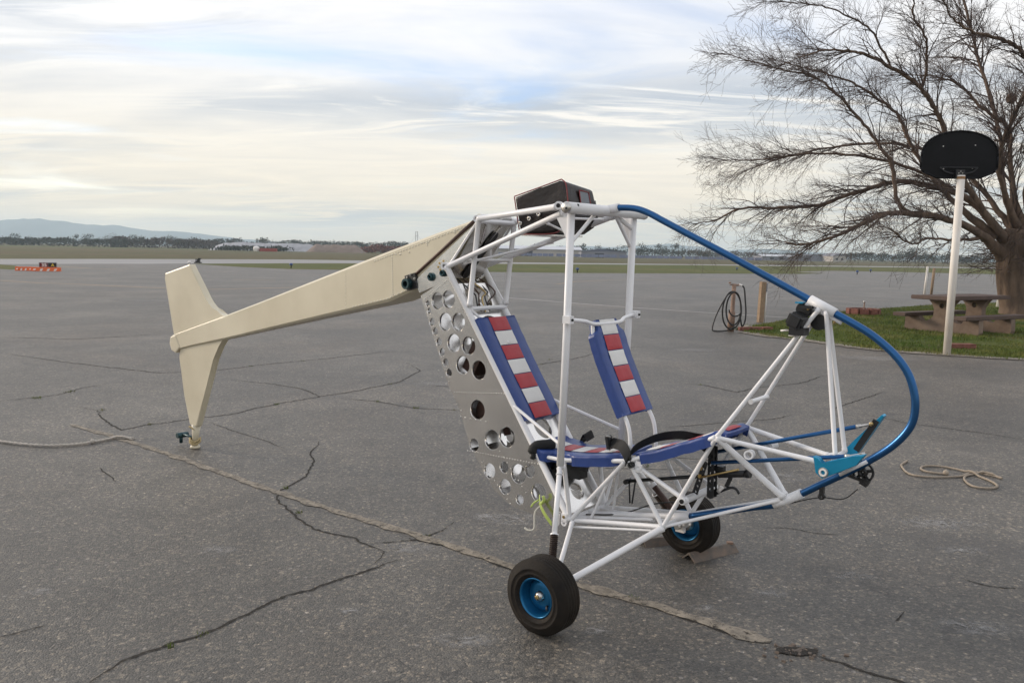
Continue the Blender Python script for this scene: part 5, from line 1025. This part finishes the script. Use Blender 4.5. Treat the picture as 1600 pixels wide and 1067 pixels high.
for x_, z_ in ((-.27, zb+.52), (.24, zb+.54), (.22, zb+.16), (-.24, zb+.15)): bolt((x_, .099, z_), (0, -1, 0), .010, .006, M['bwhite'], bd)
mb = MB(); mb.tube(spline([(-.30, .085, zb+.17), (-.20, .07, zb+.09), (0, .06, zb+.06), (.20, .07, zb+.09), (.30, .085, zb+.17)], 6), .012, 8); mb.build('support_arc', M['black'], bb); tube('support_bar', [(-.30, .085, zb+.17), (.30, .085, zb+.17)], .012, M['black'], bb, 8); mb = MB(); mb.box((0, .06, zb+.06), .14, .12, .14); mb.build('mount_block', M['black'], bb)
for x_, z_ in ((-.03, zb+.07), (.03, zb+.07), (0, zb+.1)): bolt((x_, -.002, z_), (0, -1, 0), .008, .006, M['steel'], bd)
mb = MB(); mb.tube([(.23*math.cos(a), .42+.23*math.sin(a), zb+.12) for a in np.linspace(0, 6.2832, 33)], .009, 8, False); mb.tube([(0, .14, zb+.12), (0, .19, zb+.12)], .02, 8); mb.build('rim', M['orange'], bb)
tag(bb, 'tall white pole with black fan-shaped basketball backboard seen from behind', 'basketball hoop')

# ------------------------------------------------------------------ picnic table
ptx = empty('picnic_table', (9.62, 18.42, 0.012), math.atan2(.516, .857)); ptx.scale = (1.13, 1.08, 1.06)     # local x along the table, y to the back left
def ped(x0):
    hs = 26; pro = [(-.78, 0), (.78, 0), (.80, .06), (.79, .30), (.50, .305)]
    pro += [(.17+.30*(1-math.sin(a)), .20+.0+.30*(1-math.cos(a))*.55+.0) for a in np.linspace(.15, 1.5, 7)] + [(.165, .42), (.17, .50), (.22, .60), (.30, .69)]
    pro = pro + [(-a, b) for a, b in pro[::-1] if b > 0.02]
    seen = []; 
    for q in pro:
        if not seen or (abs(q[0]-seen[-1][0])+abs(q[1]-seen[-1][1])) > 1e-4: seen.append(q)
    return holed_sheet('pedestal', seen, [(0, .555, .052)], M['pedestal'], lambda a, b, d, x0=x0: Vector((x0+.075-d, a, b)), .15, .15, ptx, 20)
for x0 in (0.0, 1.12): ped(x0)
def slab(name, x0, x1, y0, y1, z0, z1, m):
    bmx = bmesh.new(); bmesh.ops.create_cube(bmx, size=1); bmesh.ops.scale(bmx, vec=(x1-x0, y1-y0, z1-z0), verts=bmx.verts); bmesh.ops.translate(bmx, vec=((x0+x1)/2, (y0+y1)/2, (z0+z1)/2), verts=bmx.verts); bmesh.ops.bevel(bmx, geom=list(bmx.edges), offset=.012, segments=2, affect='EDGES'); return bm_obj(name, bmx, m, ptx)
slab('table_top', -.52, 1.66, -.40, .40, .692, .775, M['tabletop']); slab('bench', -.50, 1.66, -.80, -.50, .307, .385, M['tabletop']); slab('bench', -.50, 1.66, .50, .80, .307, .385, M['tabletop'])
tag(ptx, 'brown concrete picnic table with two attached benches on the lawn', 'picnic table')

# ------------------------------------------------------------------ standpipe, hose, posts, bricks
hp = empty('standpipe', (4.70, 17.72, 0))
tube('pipe', [(0, 0, 0), (.015, 0, .42), (.02, 0, .43), (.035, 0, 1.02)], [.075, .070, .046, .044], M['pipe'], hp, 14)
mb = MB(); mb.tube([(.035, 0, .98), (.16, 0, 1.0)], .018, 8); mb.tube([(-.06, 0, 1.0), (.03, 0, 1.0)], .016, 8); mb.lathe([(.0001, .03), (.03, .02), (.03, 0), (.0001, -.01)], (-.06, 0, 1.03), (0, 0, 1), 8); mb.build('tap', M['pipe'], hp)
mb = MB(); mb.tube([(.14, 0, 1.0), (.20, 0, .985)], .026, 10); mb.build('hose_coupling', M['bwhite'], hp)
tag(hp, 'rusty brown standpipe with tap at the lawn corner', 'standpipe')
hz = empty('garden_hose', (4.70, 17.60, 0)); r_ = .017
def loop(cx_, cz_, rx, rz, y, t0, t1, n=30, ph=0.0): return [Vector((cx_+rx*math.cos(a), y+.02*math.sin(a*2+ph), max(.02, cz_+rz*math.sin(a)))) for a in np.linspace(t0, t1, n)]
pth = [Vector((.20, .12, .985)), Vector((.245, .1, .93)), Vector((.27, .07, .70)), Vector((.29, .04, .42)), Vector((.265, .0, .22)), Vector((.20, -.03, .12))]
pth += loop(-.03, .46, .20, .40, -.03, -.4, -2*math.pi*2.96, 90) 
tube('hose_coil', spline(pth, 3), r_, M['hose'], hz, 8)
tube('hose_coil', spline(loop(-.0, .50, .155, .35, -.055, -.3, -2*math.pi*1.9, 50, 1), 3), r_, M['hose'], hz, 8)
tube('hose_tail', spline([(-.06, -.02, .84), (-.16, -.04, .76), (-.30, -.05, .50), (-.40, -.06, .25), (-.44, -.08, .06), (-.40, -.10, .02), (-.25, -.12, .02), (-.08, -.11, .05), (.03, -.10, .12)], 6), r_*.9, M['hose'], hz, 8)
tube('hose_coil', spline(loop(.03, .50, .13, .16, -.08, 3.3, 6.1, 14), 3), r_*.9, M['hose'], hz, 8)
tag(hz, 'black garden hose coiled on the rusty standpipe', 'hose')
wp = empty('timber_post', (6.10, 20.3, 0), R(18)); bmx = bmesh.new(); bmesh.ops.create_cube(bmx, size=1); bmesh.ops.scale(bmx, vec=(.13, .13, 1.0), verts=bmx.verts); bmesh.ops.translate(bmx, vec=(0, 0, .5), verts=bmx.verts); bmesh.ops.bevel(bmx, geom=list(bmx.edges), offset=.012, segments=2, affect='EDGES')
for v in bmx.verts: v.co.x += .035*v.co.z; v.co.z += .02*mnoise.noise(v.co*9)*(v.co.z > .9)
bm_obj('timber', bmx, M['wood'], wp); tube('conduit', [(.115, -.02, 0), (.135, -.02, .80)], .014, M['bwhite'], wp, 8); mb = MB(); mb.box((.105, -.01, .86), .05, .08, .20); mb.build('outlet_box', M['walld'], wp)
tag(wp, 'weathered square timber post with a thin white conduit', 'post')
def brick_thing(x, y, rz, label, sc=1.0, m=None, dims=(.24, .12, .07)):
    bmx = bmesh.new(); bmesh.ops.create_cube(bmx, size=1); bmesh.ops.subdivide_edges(bmx, edges=bmx.edges, cuts=2); bmesh.ops.scale(bmx, vec=tuple(d*sc for d in dims), verts=bmx.verts); bmesh.ops.translate(bmx, vec=(0, 0, dims[2]*sc/2+.004), verts=bmx.verts)
    for v in bmx.verts: v.co += Vector((mnoise.noise(v.co*30+Vector((x, y, 0))), mnoise.noise(v.co*30+Vector((y, x, 3))), mnoise.noise(v.co*25+Vector((x, 1, y)))))*.008
    o = bm_obj('brick', bmx, m or M['brick'], None); o.location = (x, y, 0); o.rotation_euler = (0, 0, rz); return tag(o, label, 'brick', 'loose bricks round the lawn')
for x, y, rz, lb in ((5.06, 17.95, .1, 'red brick lying nearest the standpipe foot'), (5.33, 18.02, -.2, 'red brick between the standpipe and the timber post, middle of its row'), (5.60, 18.12, .3, 'dark red brick at the lawn end of the row by the timber post'), (5.20, 18.35, .6, 'greyish brick lying behind the row at the standpipe')):
    brick_thing(x, y, rz, lb, 1.0, M['brick'] if 'grey' not in lb else M['conc'])
brick_thing(8.22, 15.08, .15, 'long red clay block in the grass right of the white pole', 1.0, None, (.52, .20, .09))
vb = empty('valve_box', (10.2, 24.0, .012)); mb = MB()
for k in range(10):
    a = 2*math.pi*k/10; bmx = bmesh.new(); bmesh.ops.create_cube(bmx, size=1); bmesh.ops.scale(bmx, vec=(.22, .12, .17), verts=bmx.verts); bmesh.ops.bevel(bmx, geom=list(bmx.edges), offset=.01, segments=1, affect='EDGES'); q = bm_obj('brick', bmx, M['brick'], vb); q.location = (.40*math.cos(a), .40*math.sin(a), .08); q.rotation_euler = (0, 0, a+math.pi/2)
tube('riser', [(0, 0, 0), (.02, 0, .34)], .02, M['pipe'], vb, 8); mb = MB(); mb.lathe([(.0001, .05), (.045, .03), (.045, 0), (.0001, -.01)], (.02, 0, .34), (0, 0, 1), 10); mb.build('sprinkler_head', M['steel'], vb)
tag(vb, 'low ring of red bricks around a sprinkler on the lawn', 'valve box')
def weeds(x, y, n, r, h, label):
    mb = MB()
    for k in range(n):
        a = random.uniform(0, 6.28); d = r*random.random(); l = random.uniform(.5, 1)*h; la = random.uniform(0, 6.28); q = Vector((x+d*math.cos(a), y+d*math.sin(a)*.6, 0)); w = .008
        mb.poly([q+Vector((-w*math.sin(la), w*math.cos(la), 0)), q+Vector((w*math.sin(la), -w*math.cos(la), 0)), q+Vector((l*.5*math.cos(la), l*.5*math.sin(la), l))])
    tag(mb.build('weed_clump', M['blade']), label, 'weeds', kind='stuff')
weeds(5.75, 18.6, 260, .55, .13, 'straggly weeds around the foot of the timber post'); weeds(5.0, 18.1, 90, .3, .10, 'weeds at the foot of the standpipe')
for x, y, h, r, m, lb in ((18.43, 37.06, 1.32, .05, M['polewhite'], 'thin white stake beyond the picnic table, left of the pair'), (18.80, 37.19, 1.25, .06, M['wood'], 'thin bare wooden stake beyond the picnic table, right of the pair')):
    st = empty('stake', (x, y, 0)); tube('shaft', [(0, 0, 0), (.03, 0, h*.5), (.06, 0, h)], r, m, st, 8); mb = MB(); mb.lathe([(.0001, .02), (r*1.05, .0), (r*1.05, -.04)], (.06, 0, h), (0, 0, 1), 8); mb.build('stake_tip', m, st); tag(st, lb, 'stake', 'stakes beyond the picnic table')
yp = empty('utility_pole', (17.25, 29.3, 0)); tube('white_half', [(0, 0, 0), (.1, 0, 1.3), (.17, 0, 2.3)], .10, M['bwhite'], yp, 12); tube('blue_half', [(.17, .05, 0), (.27, .05, 1.3), (.34, .05, 2.3)], .09, M['walld'], yp, 12); tag(yp, 'white and grey-blue twin pole standing behind the tree trunk', 'pole')

# ------------------------------------------------------------------ airfield signs, lights
sg = empty('taxiway_sign', (-26.75, 47.6, 0), R(28)); sg.scale = (.52, .5, .50)
def sbox(name, x, y, z, sx, sy, sz, m, par): mb = MB(); mb.box((x, y, z), sx, sy, sz); return mb.build(name, m, par)
M['tpanel'] = M['signred']
p1_ = sbox('sign_panel', -.42, 0, .64, .82, .16, .54, M['signred'], sg); p2_ = sbox('sign_panel', .40, 0, .64, .82, .16, .54, M['signblack'], sg)
fr = MB()
for z in (.92, .36): fr.box((0, 0, z), 1.72, .2, .04)
for x in (-.86, -.005, .86): fr.box((x, 0, .64), .035, .2, .58)
fr.build('sign_frame', M['walld'], sg)
def text(s, x, y, z, size, m, par, rot=(math.pi/2, 0, 0)):
    cu = bpy.data.curves.new('legend', 'FONT'); cu.body = s; cu.size = size; cu.align_x = 'CENTER'; cu.align_y = 'CENTER'; cu.extrude = .006; cu.offset = .012; cu.materials.append(m)
    t_ = bpy.data.objects.new('legend_curve', cu); COL.objects.link(t_); dg = bpy.context.evaluated_depsgraph_get(); me = bpy.data.meshes.new_from_object(t_.evaluated_get(dg)); bpy.data.objects.remove(t_)
    o = link(bpy.data.objects.new('legend', me), par); o.location = (x, y, z); o.rotation_euler = rot; return o
text('35', -.38, -.09, .64, .52, M['bwhite'], p1_); text('A', .45, -.09, .64, .44, M['signyellow'], p2_)
for s in (-.7, 0, .7): sbox('sign_leg', s, 0, .2, .06, .06, .4, M['walld'], sg)
tag(sg, 'dark red and black taxiway sign reading 35 A at the left', 'sign')
def barricade(x, y, rz, L_, h, label):
    b = empty('barricade', (x, y, 0), rz); n = 8; w = L_/n
    mb = MB(); mb.box((0, 0, h/2), L_, .25, h); mb.build('body', M['orange'], b)
    for k in range(n):
        if k % 2: continue
        mb = MB(); x0 = -L_/2+k*w+.03; mb.poly([(x0, -.128, .06*h), (x0+w*.7, -.128, .06*h), (x0+w*1.1, -.128, .62*h), (x0+w*.4, -.128, .62*h)]); mb.build('stripe', M['bwhite'], b)
    for s in (-1, 1): mb = MB(); mb.box((s*(L_/2-.1), 0, .03), .14, .5, .06); mb.build('foot', M['orange'], b)
    return tag(b, label, 'barricade', 'barricades at the taxiway sign')
barricade(-27.75, 47.0, R(12), .9, .22, 'short orange and white low barricade left of the 35 A sign'); barricade(-26.45, 46.9, R(12), 1.45, .22, 'longer orange and white low barricade in front of the 35 A sign')
def lightmk(x, y, h, m, label, nm='taxiway_light'):
    t = empty(nm, (x, y, 0)); tube('stem', [(0, 0, 0), (0, 0, h*.55)], .05, M['signblack'] if m is not M['bwhite'] else M['bwhite'], t, 8); mb = MB(); mb.lathe([(.09, 0), (.13, .02), (.14, h*.25), (.09, h*.42), (.0001, h*.46)], (0, 0, h*.53), (0, 0, 1), 12); mb.build('lens', m, t); return tag(t, label, 'taxiway light', 'taxiway lights along the apron edge')
for x, y, h, m, lb in ((-17.5, 65.2, .40, M['signblue'], 'blue taxiway light above the middle of the tail boom'), (5.35, 69.4, .42, M['signblue'], 'blue taxiway light just right of the near white post'), (35.7, 86.1, .45, M['signblue'], 'blue taxiway light on the grass right of the blue nose tube'), (43.5, 101, .40, M['signblue'], 'small blue taxiway light further right on the grass tongue'), (26.0, 96.5, .35, M['signblue'], 'small blue taxiway light behind the end of the blue nose tube'), (-26.0, 66.5, .38, M['bwhite'], 'small white edge marker right of the upper tail fin')):
    lightmk(x, y, h, m, lb)
bxo = empty('equipment_box', (-29.4, 77.2, 0)); sbox('cabinet', 0, 0, .22, .36, .3, .28, M['signblack'], bxo); sbox('lid', .16, 0, .40, .2, .3, .12, M['signblack'], bxo); sbox('label_plate', -.09, -.165, .25, .14, .03, .14, M['walld'], bxo); sbox('base', 0, 0, .045, .6, .4, .09, M['signblack'], bxo)
tag(bxo, 'small black equipment box on the runway edge above the tail fin', 'box')

# ------------------------------------------------------------------ the bare tree
TREE = empty('bare_tree', (15.5, 25.2, 0)); TO = Vector((15.5, 25.2, 0))
tr = random.Random(11)
TP = spline([Vector(p)-TO for p in TRUNK], 5); nT = len(TP); TP[0].z = -.05
rad = [.46*(1+.35*max(0, 1-i/4)) * (1-.18*i/nT) for i in range(nT)]
v, f, s = tube_data(TP, rad, 28)
v = [p + (p-Vector((TP[min(nT-1, i//28)]))).normalized()*.06*(mnoise.noise(Vector((math.atan2(p.y, p.x)*2.4, p.z*.35, 0))*1.5)+.6*mnoise.noise(Vector((math.atan2(p.y, p.x)*7, p.z*.8, 4)))) for i, p in enumerate(v)]
mesh_obj('trunk', v, f, M['bark'], TREE, s)
TWV, TWF = [], []
def seg_tube(P, Rr, seg):
    base = len(TWV); vv, ff, _ = tube_data(P, Rr, seg, False, base); TWV.extend(vv); TWF.extend(ff)
def rnd(): return Vector((tr.gauss(0, 1), tr.gauss(0, 1), tr.gauss(0, 1))).normalized()
nseg = [0]
def grow(p, d, L_, r, level):
    """a crooked branch that arches out, then side shoots"""
    n = max(3, min(8, int(L_/(.20 if level < 3 else .12)))); P = [p.copy()]; q = p.copy(); dd = d.copy(); st = L_/n
    sag = -.16 if level <= 2 else tr.uniform(-.10, .12)
    for i in range(n):
        dd = (dd + rnd()*(.15 if level < 3 else .24) + Vector((0, 0, sag*(i/n)))).normalized(); q = q + dd*st; P.append(q.copy())
    Rr = [max(.0030, r*(1-.80*i/n)) for i in range(n+1)]
    seg_tube(P, Rr, 5 if level <= 1 else 3); nseg[0] += n
    if level >= 4: return
    cnt = {1: int(L_*4.2)+2, 2: int(L_*4.2)+2, 3: int(L_*3.9)+1}[level]
    for k in range(cnt):
        t = tr.uniform(.12, 1.0); i = min(n-1, int(t*n)); fr_ = t*n-i; pp = P[i].lerp(P[i+1], fr_); ax = (P[i+1]-P[i]).normalized()
        nd = (ax*tr.uniform(.6, 1.0) + rnd()*.62 + Vector((0, 0, tr.uniform(-.12, .20)))).normalized()
        grow(pp, nd, L_*tr.uniform(.34, .66)*(1.15-.40*t) + .06, min(Rr[i]*.6, .012 if level >= 2 else .02), level+1)
for pts, r0 in LIMBS:
    P = spline([Vector(p)-TO for p in pts], 6); n = len(P)
    for i in range(1, n-1): P[i] = P[i] + rnd()*.025
    Rr = [max(.012, .42*r0*(1-i/(n-1))**.8+.010) for i in range(n)]
    if P[0].x > -1.3 and P[0].z < 4.2:
        Rr = [r_*(1+1.3*math.exp(-(p_-P[0]).length/.7)) for r_, p_ in zip(Rr, P)]; P[0] = P[0] + Vector((.25, 0, -.25))
    vv, ff, ss = tube_data(P, Rr, 10)
    mesh_obj('limb', vv, ff, M['bark'], TREE, ss)
    cum = [0]
    for i in range(1, n): cum.append(cum[-1]+(P[i]-P[i-1]).length)
    LT = cum[-1]; num = int(LT*4.3)+5
    offscreen = P[-1].x > 2.5
    if offscreen: num = int(num*.4)
    for k in range(num):
        t = .14+.86*tr.random()**.8; s_ = t*LT; i = max(0, min(n-2, int(np.searchsorted(cum, s_))-1)); pp = P[i].lerp(P[i+1], tr.random()); ax = (P[i+1]-P[i]).normalized()
        nd = (ax*tr.uniform(.7, 1.1) + rnd()*.60 + Vector((-.15, 0, tr.uniform(-.12, .22)))).normalized()
        grow(pp, nd, tr.uniform(.6, 1.9)*(1.1-.30*t), min(.030, Rr[i]*.5), 2 if tr.random() < .88 else 1)
    for k in range(4): grow(P[-1], ((P[-1]-P[-3]).normalized()+rnd()*.3).normalized(), tr.uniform(.5, 1.1), .012, 2)
# shaggy twigs round the fork and low hanging ones
for k in range(130):
    a = tr.uniform(0, 6.28); p = TP[tr.randint(nT-12, nT-1)] + Vector((math.cos(a)*.5, math.sin(a)*.5, tr.uniform(-.2, .5))); grow(p, Vector((math.cos(a), math.sin(a)-.3, tr.uniform(-.6, .4))).normalized(), tr.uniform(.5, 1.3), .014, 3)
o = mesh_obj('twigs', TWV, TWF, M['twig'], TREE); o['kind'] = 'stuff'
mb = MB(); mb.lathe([(.0001, .16), (.13, .12), (.16, 0), (.10, -.12)], Vector(LIMBS[8][0][-1])-TO, (.2, 0, 1), 10); mb.build('pollard_knob', M['bark'], TREE)
tag(TREE, 'large bare tree with arching limbs spreading left over the picnic table', 'tree')
print('TREE segs', nseg[0], 'faces', len(TWF))

# ------------------------------------------------------------------ air
HZ = True
if HZ:
    mb = MB(); mb.box((0, 1800, 60), 9200, 5700, 124); hz_ = mb.build('haze', None); hz_['kind'] = 'stuff'
    tag(hz_, 'thin blue-grey haze over the whole airfield', 'haze')
    m = bpy.data.materials.new('haze_air'); m.use_nodes = True; nt = m.node_tree; nt.nodes.clear()
    om = N(nt, 'ShaderNodeOutputMaterial'); pv = N(nt, 'ShaderNodeVolumePrincipled'); pv.inputs['Color'].default_value = (0.70, 0.87, 1.0, 1); pv.inputs['Density'].default_value = 0.00025; pv.inputs['Anisotropy'].default_value = 0.2
    LK(nt, pv.outputs[0], om.inputs['Volume']); hz_.data.materials.append(m)
